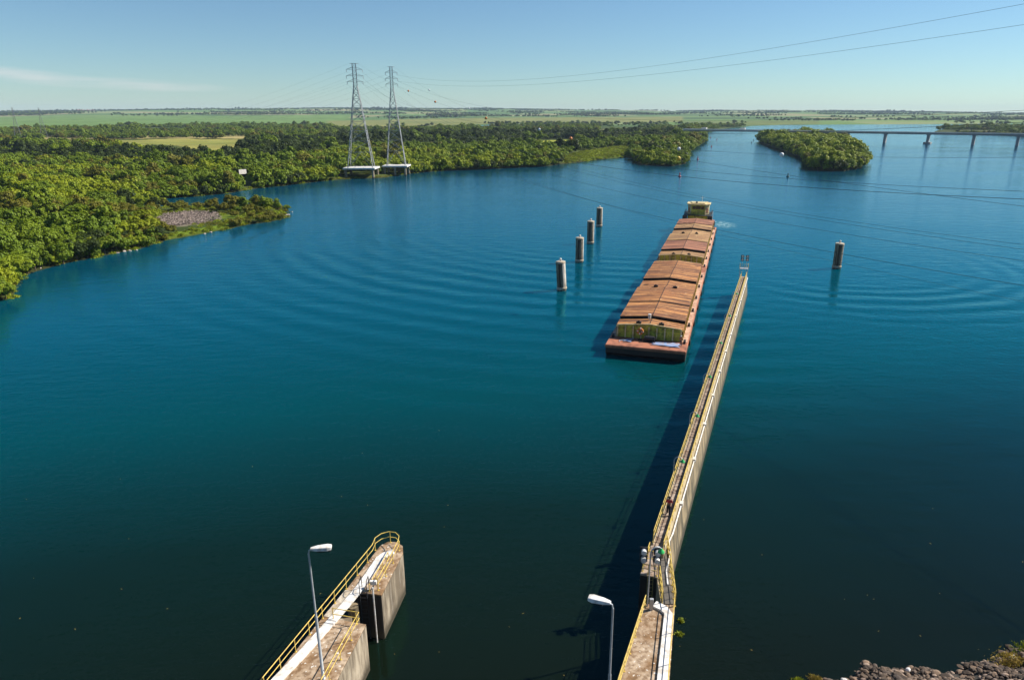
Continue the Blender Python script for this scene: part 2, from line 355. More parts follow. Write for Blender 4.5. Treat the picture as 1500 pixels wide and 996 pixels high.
# cheap value noise in numpy
_G = rng.random((256, 256))
def vn(x, y, s, o=0):
    x = x/s+o*17.3+1000; y = y/s+o*9.1+1000; xi = np.floor(x).astype(int); yi = np.floor(y).astype(int); fx = x-xi; fy = y-yi
    fx = fx*fx*(3-2*fx); fy = fy*fy*(3-2*fy); g = lambda a, b: _G[a % 256, b % 256]
    return (g(xi, yi)*(1-fx)+g(xi+1, yi)*fx)*(1-fy)+(g(xi, yi+1)*(1-fx)+g(xi+1, yi+1)*fx)*fy
def height(P, sd_):
    x, y = P[:, 0], P[:, 1]; D = np.hypot(x, y); ang = np.degrees(np.arctan2(x, y))
    land = .45+.6*vn(x, y, 25)+1.5*vn(x, y, 120, 2)*np.clip((D-200)/500, .1, 1)
    z = np.where(sd_ > 0, -.25+np.minimum(1, sd_/4.0)*(land+.25), np.maximum(-2.0, -.25+sd_*.4))
    rise = np.clip((D-2600)/4700, 0, 1)**1.15*np.clip(sd_/300, 0, 1)
    crest = 56+34*np.exp(-((ang+12)/17)**2)+8*np.exp(-((ang-17)/5)**2)-16*np.clip((ang-22)/12, 0, 1)-22*np.clip((-ang-33)/6, 0, 1)
    return z+rise*(crest+14*(vn(x, y, 900, 4)-.5)+7*(vn(x, y, 330, 5)-.5))
def hgt(P): P = np.asarray(P, float); return height(P, sdf(P))
FIELDS = [  # (outline seen in the photograph, ground colour)
 ([(-250,213),(-250,207),(150,206.3),(205,208),(215,213)], (.20,.24,.04)),
 ([(150,209),(240,205.5),(364,205.5),(364,213),(352,222),(300,225),(262,217),(240,214),(190,213)], (.36,.32,.08)),
 ([(-250,206),(-250,198.5),(100,199),(300,198),(500,195),(520,199),(365,204.5),(240,205),(100,206)], (.42,.33,.13)),
 ([(-250,197),(-250,177.5),(250,177.8),(520,176.5),(500,181),(430,186),(250,187),(120,191)], (.18,.27,.07)),
 ([(480,189),(480,180.5),(700,178),(1000,176.5),(1000,181),(760,181.8),(640,184.5)], (.26,.25,.075)),
 ([(520,191.5),(600,187.5),(690,188),(640,191)], (.19,.24,.05)),
 ([(795,208),(838,207),(842,212),(822,216),(800,214)], (.42,.40,.05)),
 ([(822,241),(826,232),(850,227),(896,219),(926,218),(931,226),(918,232),(880,234.5),(850,238)], (.17,.225,.03)),
 ([(878,193),(884,190.6),(955,190.4),(952,192.6)], (.40,.33,.16)),
 ([(1000,186),(1000,180.5),(1200,180),(1200,182.7),(1100,184.4),(1060,187)], (.18,.21,.06)),
 ([(232,360),(246,347),(300,337),(335,331),(342,338),(290,346),(245,355)], (.20,.26,.02)),
 ([(228,324),(246,316),(285,313),(322,315),(322,326),(292,332),(250,336)], (.27,.21,.16)),
 ([(105,322),(160,318),(168,324),(120,329)], (.24,.18,.12)),
 ([(156,251),(200,247),(206,252),(172,256)], (.40,.32,.22)),
 ([(1414,194.6),(1446,193.4),(1475,195.5),(1450,196.8)], (.45,.30,.18)),
 ([(300,326),(425,318),(420,312),(330,318)], (.16,.20,.02)),
]
FP = [(atn(p), c) for p, c in FIELDS]
def cover(P, sd_):
    x, y = P[:, 0], P[:, 1]; D = np.hypot(x, y); n = len(P)
    col = np.tile(np.array([.060, .080, .018]), (n, 1))
    a = vn(x, y, 90, 7)[:, None]; col = col*(1-a)+np.array([.11, .125, .025])*a
    # far farmland: patchwork of strip fields
    k = np.floor(x/520+vn(x, y, 1500, 3)*1.5).astype(int); l = np.floor(y/430+vn(x, y, 1700, 6)*1.5).astype(int)
    h = _G[(k*37+l*11) % 256, (l*53+k*7) % 256]
    pal = np.array([[.13,.21,.06],[.20,.29,.09],[.28,.31,.13],[.10,.16,.05],[.36,.32,.16],[.17,.26,.07],[.15,.23,.07],[.23,.30,.09]])
    far = pal[(h*8).astype(int) % 8]; w = np.clip((D-1900)/500, 0, 1)[:, None]; col = col*(1-w)+far*w
    for pl, c in FP:
        jit = np.stack([x+6*(vn(x, y, 14, 1)-.5)*np.clip(D/300, .3, 4), y+10*(vn(x, y, 14, 8)-.5)*np.clip(D/300, .3, 6)], 1)
        m = inside(jit, pl); f = (.8+.4*vn(x, y, 35, 9))[m][:, None]; col[m] = np.array(c)*f
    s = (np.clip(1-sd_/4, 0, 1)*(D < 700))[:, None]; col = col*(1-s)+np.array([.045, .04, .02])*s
    return col
def make_terrain():
    na, nr = 1000, 560; A = np.radians(np.linspace(-62, 58, na)); Rr = np.exp(np.linspace(math.log(105), math.log(9200), nr))
    AA, RR = np.meshgrid(A, Rr, indexing='ij'); P = np.stack([np.sin(AA).ravel()*RR.ravel(), np.cos(AA).ravel()*RR.ravel()], 1)
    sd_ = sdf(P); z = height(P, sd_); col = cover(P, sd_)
    me = bpy.data.meshes.new('land'); nv = len(P); me.vertices.add(nv)
    me.vertices.foreach_set('co', np.column_stack([P, z]).astype(np.float32).ravel())
    i = np.arange(na-1)[:, None]*nr; j = np.arange(nr-1)[None, :]; a = (i+j).ravel()
    q = np.stack([a, a+1, a+nr+1, a+nr], 1)
    keep = (sd_[q] > -12).any(1); q = q[keep]
    me.loops.add(q.size); me.polygons.add(len(q)); me.loops.foreach_set('vertex_index', q.ravel().astype(np.int32))
    me.polygons.foreach_set('loop_start', np.arange(0, q.size, 4, dtype=np.int32)); me.polygons.foreach_set('loop_total', np.full(len(q), 4, np.int32))
    me.update(calc_edges=True); me.polygons.foreach_set('use_smooth', np.ones(len(q), bool))
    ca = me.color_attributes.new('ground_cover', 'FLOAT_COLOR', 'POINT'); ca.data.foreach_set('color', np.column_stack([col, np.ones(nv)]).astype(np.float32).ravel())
    m, t, p = mat('land'); p.inputs['Roughness'].default_value = 1; p.inputs['Specular IOR Level'].default_value = .1
    at_ = N(t, 'ShaderNodeAttribute', attribute_name='ground_cover')
    f = noise(t, .35, 6, src='P', rough=.7); g = noise(t, .03, 5, src='P')
    c = mix(t, ramp(t, f, [(.35, (0, 0, 0)), (.65, (.55,)*3)]), at_.outputs['Color'], mix(t, 1, at_.outputs['Color'], (.38, .42, .35), 'MULTIPLY'))
    c = mix(t, ramp(t, g, [(.4, (0, 0, 0)), (.7, (.45,)*3)]), c, mix(t, 1, at_.outputs['Color'], (.55, .62, .5), 'MULTIPLY'))
    l_ = noise(t, .0035, 5, (.4, 2.2, 1), src='P', rough=.65); c = mix(t, ramp(t, l_, [(.42, (0, 0, 0)), (.62, (.7,)*3)]), c, mix(t, 1, c, (.60, .74, .62), 'MULTIPLY'))
    t.links.new(c, p.inputs['Base Color']); bump(t, p, f, .8, .5); me.materials.append(m)
    tag(link(bpy.data.objects.new('land', me)), kind='structure')
make_terrain()

# ---------------------------------------------------------------- foliage
def quads_mesh(name, C, Nn, S, material, asp=.75):
    """leaf sprays: small quads at C facing Nn, size S"""
    n = len(C); r = rng.normal(size=(n, 3)); a = np.cross(Nn, r); a /= np.linalg.norm(a, axis=1)[:, None]+1e-9; b = np.cross(Nn, a)
    b /= np.linalg.norm(b, axis=1)[:, None]+1e-9
    a = a*S[:, None]*.5; b = b*S[:, None]*.5*asp
    bend = Nn*S[:, None]*.12
    V = np.stack([C-a-bend, C-b*1.0, C+a-bend, C+b*1.0], 1).reshape(-1, 3)
    me = bpy.data.meshes.new(name); me.vertices.add(4*n); me.vertices.foreach_set('co', V.astype(np.float32).ravel())
    me.loops.add(4*n); me.polygons.add(n); me.loops.foreach_set('vertex_index', np.arange(4*n, dtype=np.int32))
    me.polygons.foreach_set('loop_start', np.arange(0, 4*n, 4, dtype=np.int32)); me.polygons.foreach_set('loop_total', np.full(n, 4, np.int32))
    me.update(calc_edges=True); me.materials.append(material); return me
def dirs(n, up=0.0):
    d = rng.normal(size=(n, 3)); d[:, 2] += up; return d/np.linalg.norm(d, axis=1)[:, None]
def crown_points(rx, rz, cz, lobes, subs, leaves, size, low=.1, wide=1.0):
    C = []; Nn = []; S = []
    L = dirs(lobes, .35); L[:, 2] = np.where(L[:, 2] < -.45, -L[:, 2]*.5, L[:, 2])
    for d in L:
        k = rng.uniform(.58, .95); c = np.array([d[0]*rx*k*wide, d[1]*rx*k*wide, cz+d[2]*rz*k]); lr = rng.uniform(.26, .44)*rx
        for sdv in dirs(subs, .5):
            c2 = c+sdv*lr*rng.uniform(.75, 1.05)*np.array([1, 1, .8]); sr = rng.uniform(.10, .19)*rx
            dd = dirs(leaves, .35); C.append(c2+dd*sr*rng.uniform(.6, 1.1, (leaves, 1))); Nn.append(dd*.7+sdv*.5+rng.normal(size=(leaves, 3))*.28+np.array([0, 0, .25])); S.append(rng.uniform(.75, 1.3, leaves)*size)
    n = lobes*16; dd = dirs(n, .1); C.append(np.array([0, 0, cz])+dd*np.array([rx*.5, rx*.5, rz*.5])); Nn.append(dd); S.append(np.full(n, size*2.0))
    C = np.vstack(C); Nn = np.vstack(Nn); S = np.concatenate(S); k = C[:, 2] > low
    C, Nn, S = C[k], Nn[k], S[k]; Nn /= np.linalg.norm(Nn, axis=1)[:, None]+1e-9; return C, Nn, S
SHAPES = [dict(rx=3.3, rz=2.7, cz=3.1), dict(rx=3.0, rz=2.2, cz=2.5), dict(rx=3.8, rz=2.4, cz=3.4), dict(rx=2.7, rz=3.1, cz=3.6), dict(rx=3.5, rz=2.0, cz=2.2)]
NEAR = []; MID = []
for s_ in SHAPES:
    P_ = crown_points(**s_, lobes=13, subs=11, leaves=26, size=.38)
    NEAR.append([quads_mesh('crown', *P_, LEAF[k]) for k in range(4)])
    P_ = crown_points(**s_, lobes=14, subs=7, leaves=9, size=.72)
    MID.append([quads_mesh('crown', *P_, LEAF[k]) for k in range(4)])
def trunk_mesh(h, r):
    b = MB(); b.tube([(0, 0, -.6), (.05, 0, h*.35), (.18, .1, h*.7)], [r, r*.75, r*.45], 7)
    for k in range(5):
        a = k*1.26+.4; z = h*(.3+.07*k); b.tube([(.05, 0, z), (math.cos(a)*.9, math.sin(a)*.9, z+.9), (math.cos(a)*1.7, math.sin(a)*1.7, z+1.5)], [r*.45, r*.3, r*.12], 5)
    return b.mesh('trunk', M['bark'])
TRUNKS = [trunk_mesh(s_['cz']+.8, .2) for s_ in SHAPES]

CLEAR = [FP[i][0] for i in range(len(FP))]
CLEAR[0] = atn([(-250,215),(-250,206),(215,206),(215,217),(60,216)]); CLEAR[1] = atn([(150,206),(364,204.5),(366,216),(357,232),(300,239),(262,236),(200,233),(175,222)])
CLEAR[11] = atn([(222,324),(240,313),(285,311),(326,313),(332,330),(292,340),(240,345)]); CLEAR[6] = atn([(790,220),(790,206),(845,205.5),(850,214),(825,224)]); CLEAR[8] = atn([(874,198),(880,190.4),(960,190),(957,197)])
DARKW = atn([(-250,238),(0,229),(60,229),(240,236),(300,240),(360,232),(368,212),(500,210),(525,222),(480,236),(370,250),(330,246),(200,248),(100,243),(0,242)])
DARKW2 = atn([(480,224),(500,206),(800,199),(1000,198),(1000,206),(850,214),(760,220),(640,222)])

OPEN = atn([(1000,191),(1000,180),(480,180),(480,191.5),(600,192),(800,191.5)])
TL_ = (-99.6, 417.5); TR_ = (-82, 435)
PEN = atn([(-150,445),(30,430),(245,356),(440,322),(425,300),(235,302),(150,306),(-150,316)])
def grid(x0, x1, y0, y1, s):
    xs = np.arange(x0, x1, s); ys = np.arange(y0, y1, s); X, Y = np.meshgrid(xs, ys); P = np.stack([X.ravel(), Y.ravel()], 1)
    return P+rng.uniform(-.42*s, .42*s, P.shape)
def in_view(P, m=4.5): 
    a = np.degrees(np.arctan2(P[:, 0], P[:, 1])); return (a > -39.5-m) & (a < 38.0+m)
sets = []
for (y0, y1, x0, x1, s, sc0, sc1) in ((95,330,-420,40,4.7,.72,1.45),(330,620,-640,230,5.4,.85,1.35),(620,1250,-1300,1100,7.2,.9,1.5),(1250,2200,-2200,1900,11,1.0,1.8)):
    P = grid(x0, x1, y0, y1, s); P = P[in_view(P)]; sd_ = sdf(P); k = sd_ > (.5 if s < 8 else 2.5); P = P[k]; sd_ = sd_[k]
    D = np.hypot(P[:, 0], P[:, 1]); ok = np.ones(len(P), bool)
    for pl in CLEAR: ok &= ~inside(P, pl)
    ok |= (inside(P, CLEAR[2]) & (vn(P[:, 0], P[:, 1], 38, 12) > .50))
    ok &= ~(inside(P, OPEN) & (vn(P[:, 0], P[:, 1], 70, 13) < .60))
    if y0 >= 1250: ok &= vn(P[:, 0], P[:, 1]*2.0, 210, 14) > .50
    elif y0 >= 620: ok &= vn(P[:, 0], P[:, 1], 90, 14) > .16
    if y0 < 620: ok &= (vn(P[:, 0], P[:, 1], 17, 40) > .17) | inside(P, ISLAND)
    P = P[ok]; sd_ = sd_[ok]; sc = rng.uniform(sc0, sc1, len(P))*(.85+.35*vn(P[:, 0], P[:, 1], 40, 3))
    isl = inside(P, ISLAND); sc = np.where(isl, rng.uniform(1.15, 1.75, len(P)), sc); pen_ = inside(P, PEN); pu = CX+F*P[:, 0]/(P[:, 1]*CT+H*ST); sc = np.where(pen_ & (pu > 160), sc*.58, sc)
    sc = np.where((rng.random(len(P)) < .07) & ~(pen_ & (pu > 160)), sc*1.4, sc)
    dk = inside(P, DARKW) | inside(P, DARKW2); tn = vn(P[:, 0], P[:, 1], 30, 20)*.75+rng.random(len(P))*.25
    tone = np.where(tn > .56, 0, np.where(tn > .20, 1, 2)); tone = np.where((tn > .47) & (tn < .53), 3, tone); tone = np.where(pen_ & (pu > 150) & (rng.random(len(P)) < .45), 3, tone)
    tone = np.where(isl, np.where(tone == 2, 1, np.where(rng.random(len(P)) < .5, 0, tone)), tone)
    tone = np.where(dk, np.where(rng.random(len(P)) < .85, 2, 1), tone); sc = np.where(dk, sc*1.15, sc)
    sc = np.where((sd_ < 7) & (P[:, 1] < 330), sc*.78, sc)
    if y0 >= 620: tone = np.where((tone == 0) & ~isl, 1, tone)
    sets.append(np.column_stack([P, sc, tone]))
# continuous first row leaning out over the water
row = []
for pl in (main[:-4], np.vstack([ISLAND, ISLAND[:1]]), RBANK[:5]):
    for a, b_ in zip(pl[:-1], pl[1:]):
        L = np.hypot(*(b_-a)); 
        if L < 1e-6 or min(a[1], b_[1]) > 1400: continue
        n_ = (b_-a)/L; nn = np.array([-n_[1], n_[0]]); step = 2.9 if a[1] < 330 else 3.6
        for k_ in range(int(L/step)+1):
            q_ = a+n_*(k_+rng.uniform(-.3, .3))*step; row.append((q_+nn*1.3, q_-nn*1.3))
A_ = np.array([x_[0] for x_ in row]); B_ = np.array([x_[1] for x_ in row]); sA = sdf(A_); sB = sdf(B_); P = np.where((sA > sB)[:, None], A_, B_); P = P[np.maximum(sA, sB) > .3]
P = P[in_view(P)]; ok = np.ones(len(P), bool)
for pl in CLEAR: ok &= ~inside(P, pl)
P = P[ok]; isl = inside(P, ISLAND); pen_ = inside(P, PEN); pu = CX+F*P[:, 0]/(P[:, 1]*CT+H*ST)
sc = rng.uniform(.55, .95, len(P))*np.where(P[:, 1] > 330, 1.1, 1.0); sc = np.where(isl, rng.uniform(.9, 1.4, len(P)), sc); sc = np.where(pen_ & (pu > 235), sc*.55, sc)
keep = ~(pen_ & (pu > 300) & (rng.random(len(P)) < .45)); tone = np.where(rng.random(len(P)) < .5, 1, np.where(rng.random(len(P)) < .5, 0, 2)); tone = np.where(pen_ & (pu > 235), 3, tone)
sets.append(np.column_stack([P, sc, tone])[keep])
# groves and hedge lines on the farmland beyond
P = grid(-6500, 6200, 2200, 8800, 46); P = P[in_view(P, 3)]; P = P[(sdf(P) > 12) & (np.hypot(P[:,0], P[:,1]) < 9000)]
kx = vn(P[:, 0], P[:, 1]*3.0, 420, 30); P = P[(kx > .755) | (rng.random(len(P)) < .010)]
PP = np.repeat(P, 5, axis=0)+rng.normal(size=(len(P)*5, 2))*np.array([26, 10]); ok = np.ones(len(PP), bool)
for pl in (CLEAR[3], CLEAR[4]): ok &= ~inside(PP, pl)
PP = PP[ok]; sets.append(np.column_stack([PP, rng.uniform(1.2, 2.0, len(PP)), rng.choice([1, 2, 2], len(PP))]))
# named clumps that break the skyline
for u, v, n, sp in ((551,163,16,(40,15)),(588,164,14,(70,20)),(703,164,14,(36,15)),(715,163.5,6,(30,15)),(1045,162,22,(80,20)),(128,171,22,(170,30)),(165,169,18,(150,30)),(225,168,16,(120,30)),(300,165,26,(220,30)),(95,171,6,(60,20)),(48,173,3,(20,10)),(960,163.5,10,(90,20)),(1320,167.5,20,(250,30)),(860,163,8,(120,20))):
    D = 7000.; x = (u-CX)/F*D*CT*1.0; pts = np.array([[x, D]])+rng.normal(size=(n, 2))*np.array(sp)
    sets.append(np.column_stack([pts, rng.uniform(2.0, 3.4, n), np.full(n, 2)]))
ALL = np.vstack(sets); ALL = ALL[np.hypot(ALL[:, 0], ALL[:, 1]) < 9100]
# hand-placed: the big tree at the left edge and the front row over the water, the last bush of the point, headland and shore bushes
hand = [(8,425,1.12,0),(-14,432,1.3,0),(22,412,.9,0),(44,388,1.15,1),(70,383,1.15,1),(92,376,1.1,1),(120,370,1.1,1),(148,364,1.05,1),(176,358,1.0,0),(200,354,.95,0),(222,350,.9,0),
        (409,313,.68,1),(396,307,.62,1),(372,300,.62,1),(355,302,.6,1),(380,318,.5,3),(362,318,.5,3),(345,322,.45,3),(962,239,1.25,1),(945,236,1.25,2),(980,238,1.25,2),(995,235,1.1,1),(770,243,1.0,1),(808,241,1.1,2),(728,245,1.1,0)]
HP = np.array([[*at(u, v)[:2], s, t] for u, v, s, t in hand])
sg_ = at(357, 263); ALL = ALL[~((np.abs(ALL[:, 0]-sg_.x*ALL[:, 1]/sg_.y) < 6.5) & (ALL[:, 1] < sg_.y+3) & (ALL[:, 1] > sg_.y-62))]
for c_, rr_ in ((TL_, 12), (TR_, 11)): ALL = ALL[~((np.abs(ALL[:, 0]-c_[0]) < rr_) & (ALL[:, 1] < c_[1]+6) & (ALL[:, 1] > c_[1]-18))]
for hp in HP: ALL = ALL[np.hypot(ALL[:, 0]-hp[0], ALL[:, 1]-hp[1]) > 3.2*hp[2]]
ALL = np.vstack([HP, ALL]); Z = hgt(ALL[:, :2]); dist_c = ALL[:, 1]*CT+(H-Z)*ST
u_ = CX+F*ALL[:, 0]/dist_c; big_ = ALL[:, 2]/dist_c*((u_ > -30) & (u_ < 1530)); big_[:len(HP)] += 10
isl_all = inside(ALL[:, :2], ISLAND); front = isl_all & (dist(ALL[:, :2], ISLAND) < 9); big_[isl_all & (ALL[:, 1] < 620)] *= 1.6
order = np.argsort(-big_); IND = order[:300]; REST = order[300:]
TONE = ['bright yellow-green', 'mid green', 'dark green', 'olive-brown']
for i in IND:
    x, y, s, tn = ALL[i]; tn = int(tn); k = int(rng.integers(0, 5)); p2 = np.array([[x, y]])
    if isl_all[i]: where, grp = 'on the wooded island by the road bridge', 'trees of the river island'
    elif inside(p2, PEN)[0]:
        if sdf(p2)[0] < 6: where, grp = 'in the front row overhanging the water of the near left bank', 'waterside trees of the near left bank'
        else: where, grp = 'inland on the low peninsula at left', 'trees of the left peninsula'
    elif x > 20: where, grp = 'on the small headland beyond the barge', 'trees of the headland'
    elif y > 330: where, grp = 'along the far shore near the twin pylons', 'trees of the far left shore'
    else: where, grp = 'in the dense wood behind the inlet at left', 'trees behind the inlet'
    o = thing('broadleaf_tree', f'{TONE[tn]} bushy tree {where}', 'tree', (x, y, Z[i]-.15), rng.uniform(0, 6.28), f'{TONE[tn]} {grp}')
    o.scale = (s, s, s*rng.uniform(.88, 1.12))
    link(bpy.data.objects.new('crown', NEAR[k][tn]), o); link(bpy.data.objects.new('trunk', TRUNKS[k]), o)
def scatter(name, pts, meshes, label, cat):
    """points (x, y, z, scale, index) -> one object that scatters meshes"""
    co = bpy.data.collections.new(name+'_source')
    for k, me in enumerate(meshes): co.objects.link(bpy.data.objects.new(f'foliage_{chr(97+k//10)}{chr(97+k%10)}', me))
    me = bpy.data.meshes.new(name); n = len(pts); me.vertices.add(n); me.vertices.foreach_set('co', pts[:, :3].astype(np.float32).ravel())
    for nm, ty, val in (('size', 'FLOAT', pts[:, 3]), ('turn', 'FLOAT', rng.uniform(0, 6.28, n)), ('pick', 'INT', pts[:, 4])):
        a = me.attributes.new(nm, ty, 'POINT'); a.data.foreach_set('value', val.astype(np.int32 if ty == 'INT' else np.float32))
    o = link(bpy.data.objects.new(name, me)); tag(o, label, cat, kind='stuff')
    g = bpy.data.node_groups.new(name, 'GeometryNodeTree')
    g.interface.new_socket('Geometry', in_out='INPUT', socket_type='NodeSocketGeometry'); g.interface.new_socket('Geometry', in_out='OUTPUT', socket_type='NodeSocketGeometry')
    gi = g.nodes.new('NodeGroupInput'); go = g.nodes.new('NodeGroupOutput'); ip = g.nodes.new('GeometryNodeInstanceOnPoints')
    ci = g.nodes.new('GeometryNodeCollectionInfo'); ci.inputs['Collection'].default_value = co; ci.inputs['Separate Children'].default_value = True; ci.inputs['Reset Children'].default_value = True
    def na(nm, ty):
        x = g.nodes.new('GeometryNodeInputNamedAttribute'); x.data_type = ty; x.inputs[0].default_value = nm; return x.outputs[0]
    cb = g.nodes.new('ShaderNodeCombineXYZ'); L = g.links.new
    L(na('turn', 'FLOAT'), cb.inputs[2]); L(gi.outputs[0], ip.inputs['Points']); L(ci.outputs[0], ip.inputs['Instance']); ip.inputs['Pick Instance'].default_value = True
    L(na('pick', 'INT'), ip.inputs['Instance Index']); e2r = g.nodes.new('FunctionNodeEulerToRotation'); L(cb.outputs[0], e2r.inputs[0]); L(e2r.outputs[0], ip.inputs['Rotation']); L(na('size', 'FLOAT'), ip.inputs['Scale'])
    L(ip.outputs[0], go.inputs[0]); md = o.modifiers.new('scatter', 'NODES'); md.node_group = g; return o
q = ALL[REST]; k = rng.integers(0, 5, len(q)); pick = k*4+q[:, 3].astype(int)
near_ = np.hypot(q[:, 0], q[:, 1]) < 330; pick = np.where(near_, pick, pick+20)
scatter('woodland', np.column_stack([q[:, :2], Z[REST]-.2, q[:, 2], pick]), [NEAR[a][b] for a in range(5) for b in range(4)]+[MID[a][b] for a in range(5) for b in range(4)], 'dense green woodland and far groves covering the flat land behind the river', 'woodland')
print('TREES', len(ALL))

# low bushes / marsh grass ground cover
def tuft_mesh(n, r, h, m):
    C = rng.normal(size=(n, 3))*np.array([r*.5, r*.5, 0]); C[:, 2] = rng.uniform(.1, 1, n)*h*np.exp(-(C[:, 0]**2+C[:, 1]**2)/r**2); d = dirs(n, .9)
    return quads_mesh('tuft', C, d, rng.uniform(.3, .6, n)*max(h, .5), m, .45)
T1 = tuft_mesh(160, 1.0, .8, M['grass_leaf']); T2 = tuft_mesh(160, 1.0, .6, LEAF[3]); T3 = tuft_mesh(160, 1.1, .9, LEAF[0])
P = grid(-240, 20, 110, 470, 2.6); P = P[in_view(P)]; sd_ = sdf(P); shore = (sd_ > .2) & (sd_ < 2.6)
ing = inside(P, FP[10][0]) | inside(P, FP[7][0]); inp = inside(P, PEN) & (vn(P[:, 0], P[:, 1], 9, 3) > .45)
k = (sd_ > .2) & (shore | ing | inp) & ~inside(P, FP[11][0]); P = P[k]; g_ = ing[k]
P2 = grid(10, 150, 470, 800, 4.2); P2 = P2[inside(P2, FP[7][0]) & (sdf(P2) > .5)]; n1 = len(P); P = np.vstack([P, P2]); g_ = np.concatenate([g_, rng.random(len(P2)) < .45])
tsz = np.concatenate([rng.uniform(.7, 1.3, n1), rng.uniform(1.2, 3.0, len(P2))])
z = hgt(P); scatter('marsh_grass', np.column_stack([P, z, tsz, np.where(g_, 0, rng.choice([1, 2], len(P)))]), [T1, T2, T3], 'bright marsh grass and low scrub along the left shore', 'grass')
# dead brushwood heaped on the point
b = MB()
pl = FP[11][0]; Q = grid(pl[:, 0].min(), pl[:, 0].max(), pl[:, 1].min(), pl[:, 1].max(), .75); Q = Q[inside(Q, pl)]; zq = hgt(Q)
for (x, y), z0 in zip(Q, zq):
    a = rng.uniform(0, 3.14); L = rng.uniform(.5, 1.6); dz = rng.uniform(-.15, .5); b.bar((x, y, z0+.12), (x+math.cos(a)*L, y+math.sin(a)*L, z0+.15+dz), rng.uniform(.08, .22))
tag(b.build('brushwood', paint('dead_wood', (.30, .23, .19), .95, (.08, .06, .045), .9, .8)), 'grey-brown heap of dead brushwood on the left peninsula', 'brushwood', kind='stuff')

# shoreline stones of the left bank
def rock(name, loc, r, m, label, group, cat='rock'):
    bm = bmesh.new(); bmesh.ops.create_icosphere(bm, subdivisions=2, radius=r)
    sx, sy, sz = random.uniform(.8, 1.7), random.uniform(.7, 1.1), random.uniform(.45, .7)
    for v in bm.verts:
        k = 1+random.uniform(-.16, .16); v.co = Vector((v.co.x*sx*k, v.co.y*sy*k, v.co.z*sz*k))
    me = bpy.data.meshes.new(name); bm.to_mesh(me); bm.free(); me.materials.append(m)
    o = link(bpy.data.objects.new(name, me)); o.location = loc; o.rotation_euler = (0, 0, random.uniform(0, 3)); return tag(o, label, cat, group)
for u, v, r in ((182,369,1.0),(190,368,.7),(172,371,.6),(200,367,.6),(60,394,.6),(30,398,.4),(300,343,.6),(309,341,.9),(338,331,.8),(345,331,.5),(355,329,.7),(397,318,.8),(419,316,1.0),(423,315,.8),(428,311,.6),(365,328,.5)):
    rock('shore_rock', at(u, v)+Vector((0, 0, .1)), r*.62, M['rock_pale'], 'pale boulder half in the water along the left shoreline', 'pale boulders along the left shoreline')

# ---------------------------------------------------------------- signboard on the left bank
def signboard():
    c = at(357, 263); c.z = 1.0; t = thing('signboard', 'white signboard standing on the bank left of the twin pylons', 'sign', c)
    b = MB(); a = R(52); ca, sa = math.cos(a), math.sin(a)
    b.prism([(-2.3*ca, -2.3*sa), (2.3*ca, 2.3*sa), (2.3*ca-.1*sa, 2.3*sa+.1), (-2.3*ca-.1*sa, -2.3*sa+.1)], 2.0, 4.6); b.build('panel', M['white'], t)
    for s in (-1.6, 1.6):
        p = MB(); p.tube([(s*ca-.15*sa, s*sa+.2, -1), (s*ca-.15*sa, s*sa+.2, 4.3)], .1); p.build('post', M['galv'], t)
signboard()

